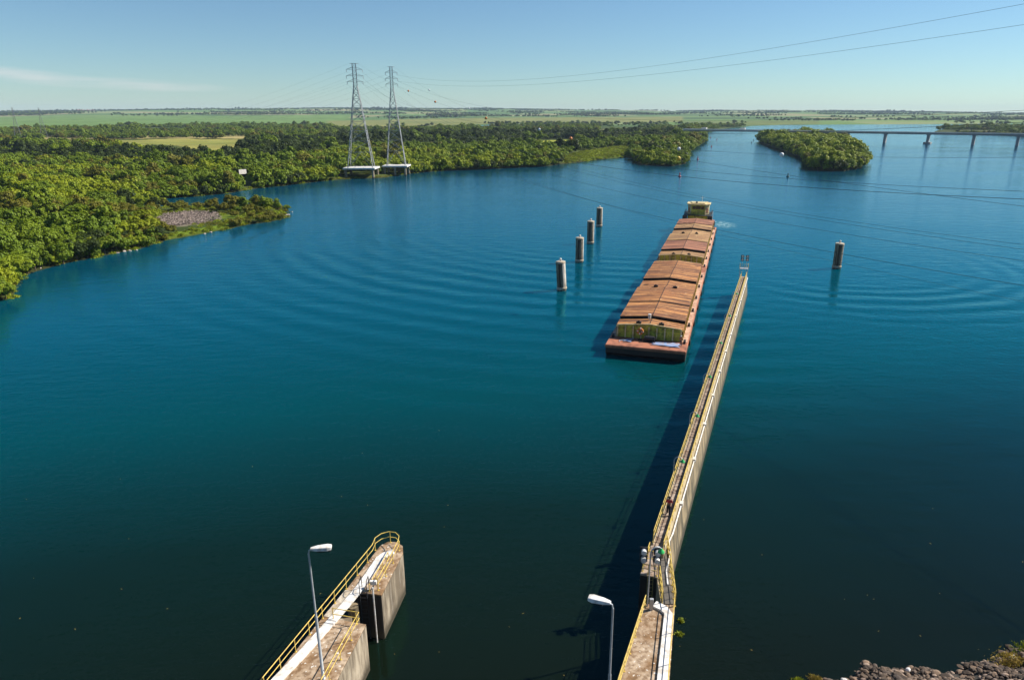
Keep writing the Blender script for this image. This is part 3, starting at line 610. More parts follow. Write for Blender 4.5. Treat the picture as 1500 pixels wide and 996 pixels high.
# ---------------------------------------------------------------- transmission towers
def tower(name_label, base, zb, zt, half, rz, ft=.30, group=None, near=True):
    t = thing('transmission_tower', name_label, 'pylon', base, rz, group)
    Hh = zt-zb; waist = Hh*.79; wt = .95*half/7.5*1.1
    lev = [0, .15, .26, .36, .45, .53, .60, .67, .73, .79]; lv = [l*Hh for l in lev]
    hw = lambda z: half+(wt-half)*min(1, z/waist)
    cs = [(-1, -1), (1, -1), (1, 1), (-1, 1)]
    for cx_, cy_ in cs:
        b = MB(); b.bar((cx_*half, cy_*half, zb), (cx_*wt, cy_*wt, zb+waist), ft); b.bar((cx_*wt, cy_*wt, zb+waist), (cx_*wt, cy_*wt, zb+Hh), ft*.85); b.build('leg', M['galv_light'], t)
    b = MB()
    pt = lambda c, z: Vector((c[0]*hw(z), c[1]*hw(z), zb+z))
    for i in range(len(lv)-1):
        z0, z1 = lv[i], lv[i+1]
        for k in range(4):
            A, B = cs[k], cs[(k+1) % 4]
            if i == 0:
                mid = (pt(A, z1)+pt(B, z1))/2; b.bar(pt(A, z0), mid, ft*.5); b.bar(pt(B, z0), mid, ft*.5)
                b.bar((pt(A, z0)+pt(A, z1))/2, (pt(A, z0)+mid)/2, ft*.35); b.bar((pt(B, z0)+pt(B, z1))/2, (pt(B, z0)+mid)/2, ft*.35)
            else:
                b.bar(pt(A, z0), pt(B, z1), ft*.5); b.bar(pt(B, z0), pt(A, z1), ft*.5)
            b.bar(pt(A, z1), pt(B, z1), ft*.45)
    n = 6
    for i in range(n):
        z0 = waist+(Hh-waist)*i/n; z1 = waist+(Hh-waist)*(i+1)/n
        for k in range(4):
            A, B = cs[k], cs[(k+1) % 4]; b.bar(pt(A, z0), pt(B, z1), ft*.4); b.bar(pt(A, z1), pt(B, z1), ft*.4)
    b.build('bracing', M['galv_light'], t)
    arms = []
    for f_, sp in ((.83, 4.6), (.885, 4.9), (.945, 4.6), (1.0, 2.6)):
        sp = sp*half/7.5*1.0; z = Hh*f_; a = MB()
        for s in (-1, 1):
            for y in (-wt, wt): a.bar((s*wt, y, zb+z), (s*sp, 0, zb+z), ft*.45); a.bar((s*wt, y, zb+z+Hh*.02*(f_ < 1)), (s*sp, 0, zb+z), ft*.4)
            arms.append((s, sp, zb+z-(1.4 if f_ < 1 else 0)))
        a.build('cross_arm', M['galv_light'], t)
        if f_ < 1:
            for s in (-1, 1):
                q = MB(); q.tube([(s*sp, 0, zb+z), (s*sp, 0, zb+z-1.4)], .16, 6); q.build('insulator', M['galv'], t)
    Rm = Matrix.Rotation(rz, 3, 'Z'); base = Vector(base)
    return t, [base+Rm@Vector((s*sp, 0, z)) for s, sp, z in arms]
RZT = math.atan2(-.44, .9)*-1*-1
TL = Vector((*TL_, 0)); TR = Vector((*TR_, 0))
def tower_platform(c, w, d, label):
    t = thing('tower_platform', label, 'platform', c)
    b = MB(); b.box((0, 0, 5.6), (w, d, .9)); b.build('slab', M['bridge_pale'], t, .05)
    for sx in (-1, 0, 1) if w < 18 else (-1, 1):
        for sy in (-1, 1):
            p = MB(); p.lathe((sx*(w/2-1.4), sy*(d/2-1.2), 0), [(.75, -2.5), (.75, 5.15)], 12); p.build('column', M['side'], t)
tower_platform(TL, 18.8, 15, 'wide concrete platform on columns in the water under the left pylon'); tower_platform(TR, 15.4, 14.5, 'narrower concrete platform on columns in the water under the right pylon')
_, AL = tower('taller left steel lattice pylon of the twin pair, on its platform in the water', TL, 6.05, 63.2, 7.2, R(8))
_, AR = tower('right steel lattice pylon of the twin pair, on its platform in the water', TR, 6.05, 62.5, 5.6, R(8))
FARB = [at(28, 206), at(66, 205)]
FA = []
for p, lab in zip(FARB, ('faint distant lattice pylon at the far left edge of the plain', 'faint distant lattice pylon, right one of the far left pair')):
    p.z = float(hgt([p[:2]])[0]); tower_obj, a = tower(lab, p, 0, 44, 4.4, R(-60), .16); FA.append(a)
    for ch in CH(tower_obj):
        ch.data = ch.data.copy(); ch.data.materials[0] = M['far_steel']

# ---------------------------------------------------------------- overhead wires
DIRW = Vector((208, -470, 0)).normalized()
def wire(A, way, label, s_end, group, r=.022):
    A = Vector(A); n = Vector((-DIRW.y, DIRW.x, 0)); ss = [0]; zz = [A.z]; wts = [50]
    for u, v in way:
        d = at(u, v, 0)-Vector((0, 0, H)); k = (n.dot(Vector((A.x, A.y, 0))))/(n.dot(d)); p = d*k
        ss.append((Vector((p.x, p.y, 0))-Vector((A.x, A.y, 0))).dot(DIRW)); zz.append(H+p.z); wts.append(1)
    c = np.polyfit(ss, zz, 2, w=wts); pts = []
    for i in range(81):
        s = s_end*i/80; pts.append(Vector((A.x, A.y, 0))+DIRW*s+Vector((0, 0, float(np.polyval(c, s)))))
    b = MB(A); b.tube(pts, r, 5); o = b.build('power_line', M['wire']); o.location = A
    tag(o, label, 'power line', group); print('wire', label[:40], [round(float(x), 5) for x in c]); return c, A
G = 'conductors spanning the river'
wire(AR[5], [(1000, 92), (1250, 49), (1500, 8)], 'upper of the two wires crossing the sky at right', 560, None)
wire(AR[3], [(1000, 104.7), (1250, 72), (1500, 37)], 'lower of the two wires crossing the sky at right', 560, None)
wire(AL[5], [(1000, 249), (1250, 266.7), (1500, 281.7)], 'thin dark wire passing just in front of the wooded island tip', 560, None)
wire(AL[3], [(1000, 259.5), (1233, 276.7), (1500, 293)], 'thicker dark wire just below the wire by the island tip', 560, None, .032)
wire(AR[1], [(1000, 283), (1166, 311.7), (1500, 359)], 'wire over open water between island and right dolphin', 560, G)
wire(AR[0], [(1000, 287), (1166, 316), (1500, 366)], 'wire over open water between island and right dolphin', 560, G)
wire(AL[1], [(1083, 317), (1250, 344), (1493, 382)], 'wire passing just above the lone right dolphin', 560, None)
wire(AL[0], [(1053, 338), (1250, 373), (1500, 420)], 'wire passing behind the lone right dolphin', 560, None, .026)
wire(AL[2], [(1060, 345), (1280, 397), (1500, 441)], 'lowest faint wire, crossing in front of the right dolphin', 560, None, .016)
wire(AR[4], [(1300, 171), (1500, 162)], 'wire meeting the right frame edge at the horizon', 560, None)
wire(AL[4], [(1250, 191), (1367, 186)], 'wire over the far water just above the road bridge', 560, None, .02)
def balls(A, way, seq, n0):
    c, A = wire(A, way, n0, 560, None, .02); n = Vector((-DIRW.y, DIRW.x, 0))
    for (u, v, m, lab) in seq:
        d = at(u, v, 0)-Vector((0, 0, H)); k = (n.dot(Vector((A.x, A.y, 0))))/(n.dot(d)); p = d*k
        s = (Vector((p.x, p.y, 0))-Vector((A.x, A.y, 0))).dot(DIRW); q = Vector((A.x, A.y, 0))+DIRW*s; q.z = float(np.polyval(c, s))
        b = MB(); b.ball((0, 0, 0), .42, 16); o = b.build('marker_ball', M[m]); o.location = q; tag(o, lab, 'marker ball', 'aircraft marker balls on the wires')
balls(AL[7], [(598, 129), (637.6, 151), (712, 178), (836, 203), (994, 230)], [(598,129,'ball_orange','dark red marker ball in the sky, nearest the right pylon'),(637.6,151,'ball_orange','red marker ball just above the horizon'),(712,178,'ball_orange','orange marker ball over the far pond'),(836,203,'ball_orange','orange marker ball over the yellow clearing'),(994,230,'ball_yellow','yellow marker ball against the headland')], 'earth wire carrying the orange marker balls')
balls(AR[7], [(629, 137), (687.6, 160.6), (790, 185.6), (995, 211), (1144, 236)], [(629,137,'ball_white','white marker ball in the sky right of the pylons'),(687.6,160.6,'ball_white','white marker ball on the skyline'),(790,185.6,'ball_white','small white marker ball over the far wood'),(995,211,'ball_white','white marker ball against the headland trees'),(1144,236,'ball_white','largest white marker ball, over the channel left of the island')], 'earth wire carrying the white marker balls')
for k, (A, B) in enumerate([(AL[i], FA[0][i]) for i in (0, 2, 4, 6)]+[(AR[i], FA[1][i]) for i in (0, 2, 4, 6)]):
    b = MB(A); b.tube([A.lerp(B, i/40)+Vector((0, 0, -34*(i/40)*(1-i/40)*4*.9)) for i in range(41)], .018, 4); o = b.build('power_line', M['wire']); o.location = A
    tag(o, 'faint wire running left from the twin pylons over the plain', 'power line', 'faint wires left of the pylons')

# ---------------------------------------------------------------- road bridge
def bridge():
    a = at(1008, 189.8, 13.4); b = at(1500, 196.8, 13.4); d = (b-a); L = d.length; d.normalize(); rz = math.atan2(d.y, d.x)
    t = thing('road_bridge', 'long low concrete road bridge crossing the river behind the island', 'bridge', (a.x, a.y, 0), rz)
    L2 = L+420; m = MB(); m.box((L2/2-4, 0, 12.2), (L2+8, 8.5, 2.0)); m.build('girder', M['bridge'], t)
    m = MB(); m.box((L2/2-4, 0, 13.33), (L2+8, 11, .25)); m.build('deck', M['bridge_pale'], t)
    for s in (-1, 1):
        m = MB(); m.box((70, s*5.37, 13.55), (156, .25, 1.7)); m.build('parapet', M['white'], t)
        m = MB(); m.box((148.1+(L2-148.1)/2, s*5.3, 13.9), (L2-148.1, .25, .85)); m.build('parapet', M['bridge_pale'], t)
    pr = []
    for u, v in ((1295, 213), (1358, 212.6), (1425, 211.5), (1490, 210.5)):
        # where the pixel's column meets the bridge axis
        r_ = at(u, v, 0); n = Vector((-d.y, d.x, 0)); k = n.dot(Vector((a.x, a.y, 0)))/n.dot(Vector((r_.x, r_.y, 0))); q = Vector((r_.x, r_.y, 0))*k
        pr.append((q-Vector((a.x, a.y, 0))).dot(d))
    sp = pr[3]-pr[2]; pr += [pr[3]+sp*i for i in range(1, 5)]+[pr[0]-sp*1.05, pr[0]-sp*2.1, 6]
    for i, s in enumerate(pr):
        m = MB(); m.box((s, 0, 4.6), (3.0, 6.5, 13.2)); m.box((s, 0, 10.9), (4.2, 9.5, .8)); m.build('pier', M['bridge'], t)
        if i == 1: m = MB(); m.box((s, 0, .9), (8, 12, 2.2)); m.build('fender', M['bridge'], t)
    for s, lab in ((28, 'left of two tiny white trucks on the bridge'), (88, 'right of two tiny white trucks on the bridge')):
        p = Vector((a.x, a.y, 13.46))+d*s; v = thing('truck', lab, 'truck', p, rz)
        m = MB(); m.box((0, -1.5, 1.9), (6.5, 2.4, 2.5)); m.build('cargo_box', M['white'], v); m = MB(); m.box((-4.4, -1.5, 1.4), (1.9, 2.2, 2.0)); m.build('cab', M['white'], v)
        for wx in (-4.3, -2, 2.2):
            for wy in (-2.5, -.5): m = MB(); m.tube([(wx, wy-.15, .5), (wx, wy+.15, .5)], .5, 12); m.build('wheel', M['rubber'], v)
bridge()
# approach embankment ends in trees; farm houses on the far hills
for u, v, w, lab in ((117, 171.5, 34, 'leftmost of the tiny red-roofed farm buildings on the horizon'), (123, 171.2, 26, 'second red-roofed farm building from left on the horizon'), (131, 170.8, 40, 'largest red-roofed farm building on the horizon'), (138, 170.9, 24, 'rightmost small red-roofed farm building on the horizon')):
    D = 6500.; x = (u-CX)/F*D*CT; z = float(hgt([[x, D]])[0]); t = thing('farm_building', lab, 'building', (x, D, z))
    m = MB(); m.box((0, 0, 4), (w, 14, 8)); m.build('wall', M['wall_white'], t)
    m = MB(); m.add([(-w/2-1, -8, 8), (w/2+1, -8, 8), (w/2+1, 8, 8), (-w/2-1, 8, 8), (-w/2-1, 0, 13), (w/2+1, 0, 13)], [(0,1,5,4),(2,3,4,5),(1,2,5),(3,0,4),(3,2,1,0)]); m.build('roof', M['roof_red'], t)

# ---------------------------------------------------------------- lock walls
T = 3.8
def edge(p, q, y): p = Vector(p); q = Vector(q); k = (y-p[1])/(q[1]-p[1]); return (p[0]+(q[0]-p[0])*k, y)
def railing(label, pts, h=1.0, step=1.5, m='yellow', r=.032, mid=(.52,), z=T, closed=False, name='handrail', group=None, rm=None):
    pts = [Vector((p[0], p[1], p[2] if len(p) > 2 else z)) for p in pts]; t = thing(name, label, 'railing', pts[0], group=group)
    b = MB(pts[0]); b.tube([p+Vector((0, 0, h)) for p in pts], r, 7); b.build('top_rail', M[m], t)
    for k in mid: b = MB(pts[0]); b.tube([p+Vector((0, 0, h*k)) for p in pts], r*.85, 6); b.build('middle_rail', M[m], t)
    pm = None; tot = 0; acc = 0; L = sum((pts[i+1]-pts[i]).length for i in range(len(pts)-1)); n = max(1, round(L/step)); want = [L*i/n for i in range(n+1)]; d0 = 0; j = 0
    for i in range(len(pts)-1):
        l = (pts[i+1]-pts[i]).length
        while j < len(want) and want[j] <= d0+l+1e-4:
            p = pts[i].lerp(pts[i+1], (want[j]-d0)/l if l else 0)
            if pm is None: b2 = MB(); b2.tube([(0, 0, -.02), (0, 0, h)], r*.9, 6); b2.tube([(0, 0, 0), (0, 0, .03)], r*2.4, 8); pm = b2.mesh('post', M[m])
            o = link(bpy.data.objects.new('post', pm), t); o.location = p-pts[0]; j += 1
        d0 += l
    return t
# --- left pier
Lf = ((-11.85, 45.3), (-15.25, 33.0))                       # its outer (left) edge line
def lx(y, o=0): return (edge(*Lf, y)[0]+o, y)
tip = [(-11.0+1.12*math.cos(a), 45.35+1.12*math.sin(a)) for a in [R(x) for x in range(155, -1, -22)]]
def wall_thing(name, label, poly, zb=-3, low=None, side='side', top='top'):
    c = Vector((sum(p[0] for p in poly)/len(poly), sum(p[1] for p in poly)/len(poly), 0)); t = thing(name, label, 'wall', c)
    b = MB(c); n = len(poly); lo = low or poly
    b.add([(p[0], p[1], zb) for p in lo]+[(p[0], p[1], T-.12) for p in poly], [(i, (i+1) % n, n+(i+1) % n, n+i) for i in range(n)]); b.build('wall_body', M[side], t)
    cap = MB(c); cap.prism(poly, T-.12, T); cap.build('top_slab', M[top], t, .03); return t, c
blk = [(-10.42, 40.1), (-9.75, 45.2)]+tip[::-1][1:]+[lx(40.65)]
blk = [(-13.08, 40.65), (-10.42, 40.1), (-9.76, 45.0), (-9.95, 45.9), (-10.5, 46.4), (-11.2, 46.45), (-11.7, 45.95), (-11.95, 45.0)]
tb, cb = wall_thing('pier_block', 'free-standing concrete end block of the left lock pier with rounded tip', blk)
low_ = [(-18.1, 24), (-12.75, 24), (-11.55, 32.45), (-10.85, 37.2), (-13.35, 37.75), (-13.85, 38.05)]
low_ = [(-17.8, 24), (-12.75, 24), (-11.55, 32.45), (-10.85, 37.2), (-13.2, 37.75), (-13.92, 37.95)]
tl, cl = wall_thing('lock_pier', 'stained concrete left lock pier running out of the bottom of the picture', low_)
# ledge in the gap, walkway bridging the gap
b = MB(cl); b.prism([(-14.05, 37.97), (-12.6, 37.65), (-12.3, 39.0), (-13.6, 39.3)], -3, T-.9); b.build('step_block', M['side'], tl)
t = thing('footbridge', 'narrow concrete slab bridging the gap of the left pier', 'footbridge', (-13.1, 39.3, T)); b = MB((-13.1, 39.3, T)); b.prism([(-13.9, 37.98), (-12.95, 37.73), (-12.3, 40.50), (-13.1, 40.7)], T-.3, T-.004); b.build('slab', M['pale'], t)
b = MB((-13.1, 39.3, T)); b.lathe((-12.25, 39.35, 0), [(.34, -3), (.34, T-.3)], 18); b.build('column', M['side_yellow'], t)
# white painted cable duct along the left side
def strip(name, label, pts, w, z0, h, m, parent=None, cat='cable duct'):
    pts = [Vector((p[0], p[1], 0)) for p in pts]; Ls = []; Rs = []
    for i, p in enumerate(pts):
        d = (pts[min(i+1, len(pts)-1)]-pts[max(i-1, 0)]).normalized(); n = Vector((-d.y, d.x, 0))*w/2; Ls.append(p+n); Rs.append(p-n)
    poly = [tuple(p[:2]) for p in Rs+Ls[::-1]]; c = pts[0]; b = MB(c); b.prism(poly, z0, z0+h); o = b.build(name, M[m], None, .015); o.location = c
    return tag(o, label, cat)
P_ = lambda u, v: tuple(at(u, v, T+.1)[:2])
strip('cable_duct', 'long white painted cable duct along the left lock pier', [tuple(Vector(P_(407, 994))+Vector((-.9, -2.6))*2.2), P_(407, 994), P_(440, 960), P_(487, 908), P_(530, 857), P_(557, 817), P_(565, 812), P_(577, 808)], .62, T+.004, .16, 'white')
P2 = lambda u, v, z=T+1.0: tuple(at(u, v, z)[:2])
outer = [(-17.7, 24.2)]+[lx(y, .06) for y in (30, 33, 36, 38.5, 40.5, 42.5, 44.6)]+[(-11.95, 45.5), (-11.6, 46.05), (-11.05, 46.33), (-10.5, 46.2), (-10.15, 45.75), (-10.1, 45.2)]
outer += [(-10.28, 43.6), (-10.75, 40.6)]
railing('yellow pipe railing round the outer edge and tip of the left pier', outer, 1.0, 1.55)
inn = [(-11.25, 37.15), (-11.55, 35.2), (-11.95, 32.5), (-13.2, 24.2)]
railing('yellow pipe railing along the lock side of the left pier', [(-13.1, 37.55), (-11.25, 37.15)]+inn[1:], 1.0, 1.7)
railing('short low yellow railing beside the end block duct', [(-11.35, 40.5), (-11.0, 42.6), (-10.75, 44.3)], .55, 1.2, mid=())
# ladder hoop, white box and gauge pole on the block edge
t = thing('ladder', 'black steel ladder with hoop on the gap face of the end block', 'ladder', (-11.95, 40.3, T))
for dx in (0, .5): m = MB(); m.tube([(dx, -.16, -4.2), (dx, -.16, .9), (dx, .1, 1.05), (dx, .5, 1.05), (dx, .55, 0)], .03, 6); m.build('stile', M['black'], t)
for k in range(13): m = MB(); m.tube([(0, -.16, -3.9+k*.33), (.5, -.16, -3.9+k*.33)], .018, 5); m.build('rung', M['black'], t)
t = thing('junction_box', 'small white junction box on a stub post on the end block', 'electric box', (-11.1, 40.75, T)); m = MB(); m.box((0, 0, .55), (.5, .22, .3)); m.build('box', M['white'], t, .02); m = MB(); m.tube([(0, 0, 0), (0, 0, .42)], .04); m.build('post', M['galv'], t)
g0 = at(544, 866, 4.7); m = MB((g0.x, 39.75, 0)); m.tube([(g0.x, 39.75, -2), (g0.x, 39.75, 4.7)], .055, 8); o = m.build('gauge_pole', M['white']); o.location = (g0.x, 39.75, 0); tag(o, 'thin white gauge pole standing in the gap of the left pier', 'pole')
def shade_face(name, parent, c, a, b_, z0=-3, z1=T-.14):  # thin near-black sheet that paints gap shade onto an end wall
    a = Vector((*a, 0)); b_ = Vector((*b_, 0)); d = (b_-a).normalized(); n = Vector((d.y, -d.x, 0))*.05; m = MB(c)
    m.prism([tuple((a)[:2]), tuple((a+n)[:2]), tuple((b_+n)[:2]), tuple(b_[:2])][::-1], z0, z1); m.build(name, M['side_shade'], parent)
shade_face('end_face_shade', tb, cb, (-12.98, 40.63), (-10.46, 40.11))
# --- right wall, near part
nw = [(.85, 20), (5.35, 20), (8.45, 32.6), (10.12, 39.2), (7.95, 39.2), (5.5, 32.6)]
tn_, cn_ = wall_thing('lock_wall', 'near part of the right lock wall with brown stained top and white duct', nw, side='side_yellow')
strip('cable_duct', 'wide white painted cable duct on the near right lock wall', [(4.9, 20.2), (8.02, 32.6), (9.45, 38.0), (9.2, 38.6), (8.65, 39.05)], .62, T+.004, .16, 'white')
railing('yellow railing along the lock side of the near right wall', [(.95, 20.1), (5.58, 32.6), (8.0, 38.9)], 1.0, 1.5, mid=(.35, .68))
railing('yellow railing along the outer side of the near right wall', [(5.25, 20.1), (8.36, 32.6), (9.98, 38.9)], 1.0, 2.6)
# --- right wall, long part
E0 = Vector((12.84, 51.2)); E1 = Vector((45.45, 139.2)); dW = (E1-E0).normalized(); nW = Vector((-dW.y, dW.x))      # nW points to the lock side
def lw(y, off): k = (y-E0.y)/dW.y; return tuple(E0+dW*k+nW*off)
y0, y1 = 42.0, 139.0; Wd = 1.2
poly = [lw(y0, 1.3), lw(y0, 0), lw(y1, 0), lw(y1, Wd), lw(45.5, Wd), lw(45.5, 1.3)]
lowp = [lw(y0, 1.3), lw(y0, -.85), lw(y1, -.75), lw(y1, Wd), lw(45.5, Wd), lw(45.5, 1.3)]
tw, cw = wall_thing('guide_wall', 'long narrow concrete guide wall reaching out beside the barge', poly, low=lowp, side='side_yellow', top='walk')
shade_face('end_face_shade', tw, cw, lw(42.0, 1.28), lw(42.0, -.3))
b = MB(cw); b.prism([lw(44.2, .0), lw(y1, 0), lw(y1, .22), lw(44.2, .22)], T+.002, T+.5); b.build('parapet', M['ykerb'], tw, .03)
b = MB(cw); b.prism([lw(45.6, Wd-.16), lw(y1, Wd-.16), lw(y1, Wd), lw(45.6, Wd)], T+.002, T+.12); b.build('kerb', M['ykerb'], tw, .03)
k = 0; yy = 46.0; sm = None
while yy < 138.5:       # walkway slabs: uneven grey and brown plates
    b = MB(cw); L = .62; q = [lw(yy, .24), lw(yy+L*.93, .24), lw(yy+L*.93, Wd-.18), lw(yy, Wd-.18)]; b.prism(q[::-1] if False else q, T+.003, T+.05)
    if sm is None: sm = b; smats = 0
    else: sm.v += b.v; sm.f += [tuple(i+len(sm.v)-len(b.v) for i in f) for f in b.f]; sm.sm += b.sm
    yy += L*dW.y*1.06
sm.build('paving_slabs', M['walk'], tw)
b = MB(); pc = lw(44.2, -.12); b = MB((pc[0], pc[1], T)); b.tube([(9.95, 41.0, T+.12), (10.15, 42.6, T+.12), (10.75, 44.4, T+.12), (*lw(46.3, -.05), T+.12), (*lw(47.6, -.13), T-.02), (*lw(90, -.13), T-.02), (*lw(138.6, -.13), T-.02)], .065, 8)
for y in (52, 60, 68, 76, 84, 92, 100, 110, 120, 130): q = lw(y, -.13); b.box((q[0], q[1], T), (.3, .5, .34), math.atan2(dW.y, dW.x)-math.pi/2)
o = b.build('service_pipe', M['white']); o.location = (pc[0], pc[1], T); tag(o, 'thin white service pipe clipped along the top edge of the guide wall', 'pipe')
railing('yellow railing on the lock side of the long guide wall', [lw(45.8, Wd-.08), lw(138.5, Wd-.08)], 1.05, 1.45, z=T+.12)
railing('yellow railing on the parapet of the long guide wall', [lw(44.6, .12), lw(138.5, .12)], .72, 1.45, z=T+.5)
# gangway over the gap with its hooped railings
t = thing('gangway', 'small steel gangway over the gap between near wall and guide wall', 'gangway', (9.6, 40.6, T)); m = MB((9.6, 40.6, T)); m.prism([(9.25, 39.1), (9.98, 39.1), (10.25, 42.1), lw(45.4, .02), lw(45.0, .5), (9.55, 42.0)], T+.006, T+.07); m.build('grating', M['grate'], t)
railing('outer hooped yellow railing of the gangway', [(10.05, 38.95), (10.2, 40.2), (10.35, 41.5), (10.42, 42.4), (10.6, 43.5), lw(45.6, .0)], 1.1, .75, mid=(.33, .66), z=T)
railing('inner hooped yellow railing of the gangway', [(9.2, 39.1), (9.35, 40.5), (9.5, 41.9)], 1.1, .8, mid=(.33, .66), z=T)
# signal frames
def signal(label, x, y, z, rz, mast, plat):
    t = thing('signal_light', label, 'signal light', (x, y, z), rz)
    for s in (-.42, .42): m = MB(); m.tube([(s, 0, 0), (s, 0, mast+1.0)], .035, 6); m.build('mast', M['galv'], t)
    m = MB(); m.bar((-.62, 0, mast+.85), (.62, 0, mast+.85), .05); m.bar((-.62, 0, mast+.2), (.62, 0, mast+.2), .05); m.build('crossbar', M['yellow'], t)
    for sx in (-.5, .5):
        for zz in (.22, .88):
            l = MB(); l.box((sx, -.02, mast+zz), (.58, .06, .58)); ln = l.build('backboard', M['black'], t)
            l = MB(); l.tube([(sx, -.05, mast+zz), (sx, -.40, mast+zz)], [.17, .2], 14); l.ball((sx, -.05, mast+zz), .19, 12); l.build('lamp', M['white'], t)
    if plat:
        m = MB(); m.box((0, -.05, plat), (1.7, 1.3, .1)); m.build('platform', M['galv'], t)
        m = MB()
        for z_ in (.5, 1.0): m.tube([(-.82, .5, plat+z_), (-.82, -.65, plat+z_), (.82, -.65, plat+z_), (.82, .5, plat+z_)], .03, 6)
        for q in ((-.82, -.65), (.82, -.65), (0, -.65), (-.82, .5), (.82, .5)): m.tube([(*q, plat), (*q, plat+1.0)], .03, 6)
        m.build('guard_rail', M['yellow'], t)
        m = MB()
        for s in (-.75, .75): m.tube([(s, 0, 0), (s, 0, plat)], .06, 6)
        m.build('support', M['galv'], t)
    return t
sp = lw(42.7, .62); signal('near traffic signal of four round lamps at the head of the guide wall', sp[0]-.15, sp[1]-.1, T, R(-8), .85, 0)
railing('yellow guard rail round the near signal lamps', [lw(44.8, 1.2), lw(42.15, 1.2), lw(42.15, .1)], .8, .7, z=T)
sp = lw(138.0, .75); signal('far traffic signal of four lamps on the outer tip of the guide wall', sp[0], sp[1], T, R(-14), 3.6, 2.0)
# tall grey light mast beside the gap, control cabinet
def gooseneck(x, y, z, h, label, group, rz, shade='green_shade', r=.035):
    t = thing('gooseneck_lamp', label, 'lamp', (x, y, z), rz, group)
    pts = [(0, 0, 0), (0, 0, h-.5)]+[(.42-.42*math.cos(a), 0, h-.5+.5*math.sin(a)) for a in [R(d) for d in (20, 45, 70, 90, 115, 140)]]
    m = MB(); m.tube(pts, r, 7); m.build('pole', M['galv'], t)
    e = pts[-1]; m = MB(); m.lathe((e[0]+.02, 0, e[2]-.2), [(.24, -.08), (.20, 0), (.08, .14), (.05, .2)], 14); m.build('lamp_shade', M[shade], t); return t
gooseneck(8.15, 38.95, T, 4.7, 'tall gooseneck lamp with green shade at the end of the near wall', None, R(15), r=.05)
for i, (u, v) in enumerate(((984.5, 704), (1007, 634), (1027, 574), (1043, 522), (1056, 480), (1067, 446))):
    yg = at(u, v, T)[1]; q = lw(yg, Wd+.07); lab = ['nearest of the small green gooseneck lamps on the guide wall', 'second small green gooseneck lamp along the guide wall', 'third small green gooseneck lamp along the guide wall', 'fourth small green gooseneck lamp along the guide wall', 'fifth small green gooseneck lamp along the guide wall', 'farthest small green gooseneck lamp on the guide wall'][i]
    gooseneck(q[0], q[1], T-.6, 2.9, lab, 'green gooseneck lamps along the guide wall', R(-20))
t = thing('control_cabinet', 'grey control cabinet at the end of the near right wall', 'electric box', (8.35, 38.6, T)); m = MB(); m.box((0, 0, .6), (.26, .2, .6)); m.build('cabinet', M['galv'], t, .02); m = MB(); m.box((0, 0, .15), (.2, .2, .3)); m.build('plinth', M['galv'], t)
t = thing('ladder', 'yellow steel ladder on the gap face of the guide wall head', 'ladder', (*lw(41.93, .75), T))
for dx in (0, .4): m = MB(); m.tube([(dx, -.12, -4.2), (dx, -.12, .1)], .018, 6); m.build('stile', M['coam'], t)
for k in range(12): m = MB(); m.tube([(0, -.12, -3.9+k*.33), (.4, -.12, -3.9+k*.33)], .012, 5); m.build('rung', M['coam'], t)
b = MB(cn_); P1 = [(9.15, 39.21), (10.12, 39.21), (10.42, 42.1), lw(47.0, -.012), lw(44.6, -.012), lw(42.1, -.012), (9.35, 41.98)]
b.prism(P1, -3, T-.004, [(9.15, 39.21), (10.35, 39.21), (11.0, 42.1), lw(47.0, -.87), lw(44.6, -.3), lw(42.1, -.1), (9.35, 41.98)]); b.build('link_wall', M['side_yellow'], tn_)
# floating weeds by the wall
for u, v, lab in ((997, 909, 'upper of two floating weed clumps beside the near wall'), (996, 929, 'lower of two floating weed clumps beside the near wall')):
    p = at(u, v); me = tuft_mesh(60, .28, .18, M['grass_leaf']); o = link(bpy.data.objects.new('water_weed', me)); o.location = (p.x, p.y, .01); tag(o, lab, 'water plant', 'floating weed clumps')
b = MB()
for _ in range(40):
    p = at(rng.uniform(0, 1500), rng.uniform(600, 996)); a = rng.uniform(0, 3.14); L = rng.uniform(.04, .15); b.bar((p.x, p.y, .02), (p.x+L*math.cos(a), p.y+L*math.sin(a), .03), rng.uniform(.02, .05), .02)
tag(b.build('floating_debris', M['dry_leaf']), 'small pale leaves and twigs floating on the dark water by the lock', 'debris', kind='stuff')
# --- street lamps
def street_lamp(x, y, z, h, rz, label):
    t = thing('street_lamp', label, 'street lamp', (x, y, z), rz)
    m = MB(); m.lathe((0, 0, 0), [(.16, 0), (.16, .06), (.09, .08), (.085, h*.5), (.06, h*.5+.05), (.055, h-.25)], 12); m.build('pole', M['galv'], t)
    m = MB(); m.tube([(0, 0, h-.3), (.05, 0, h-.05), (.25, 0, h+.02)], .045, 8); m.build('arm', M['galv'], t)
    V = []
    for xx, w, zt, zb in ((.12, .12, .10, -.02), (.5, .20, .15, -.04), (1.05, .25, .17, -.05), (1.28, .20, .14, -.02)):
        V += [(xx, -w, h+zb), (xx, w, h+zb), (xx, w*.8, h+zt), (xx, -w*.8, h+zt)]
    m = MB(); fs = [(0, 1, 2, 3), (15, 14, 13, 12)]
    for i in range(3):
        for k in range(4): fs.append((i*4+k, (i+1)*4+k, (i+1)*4+(k+1) % 4, i*4+(k+1) % 4))
    m.add(V, fs); m.build('lamp_head', M['white'], t, .03)
    m = MB(); m.box((.85, 0, h-.09), (.7, .34, .07)); m.build('lens', M['glass'], t)
street_lamp(-12.35, 32.55, T, 9.1, R(8), 'tall street lamp with white head on the left lock pier')
street_lamp(4.22, 28.4, T, 8.85, R(160), 'tall street lamp with white head beside the near right wall')

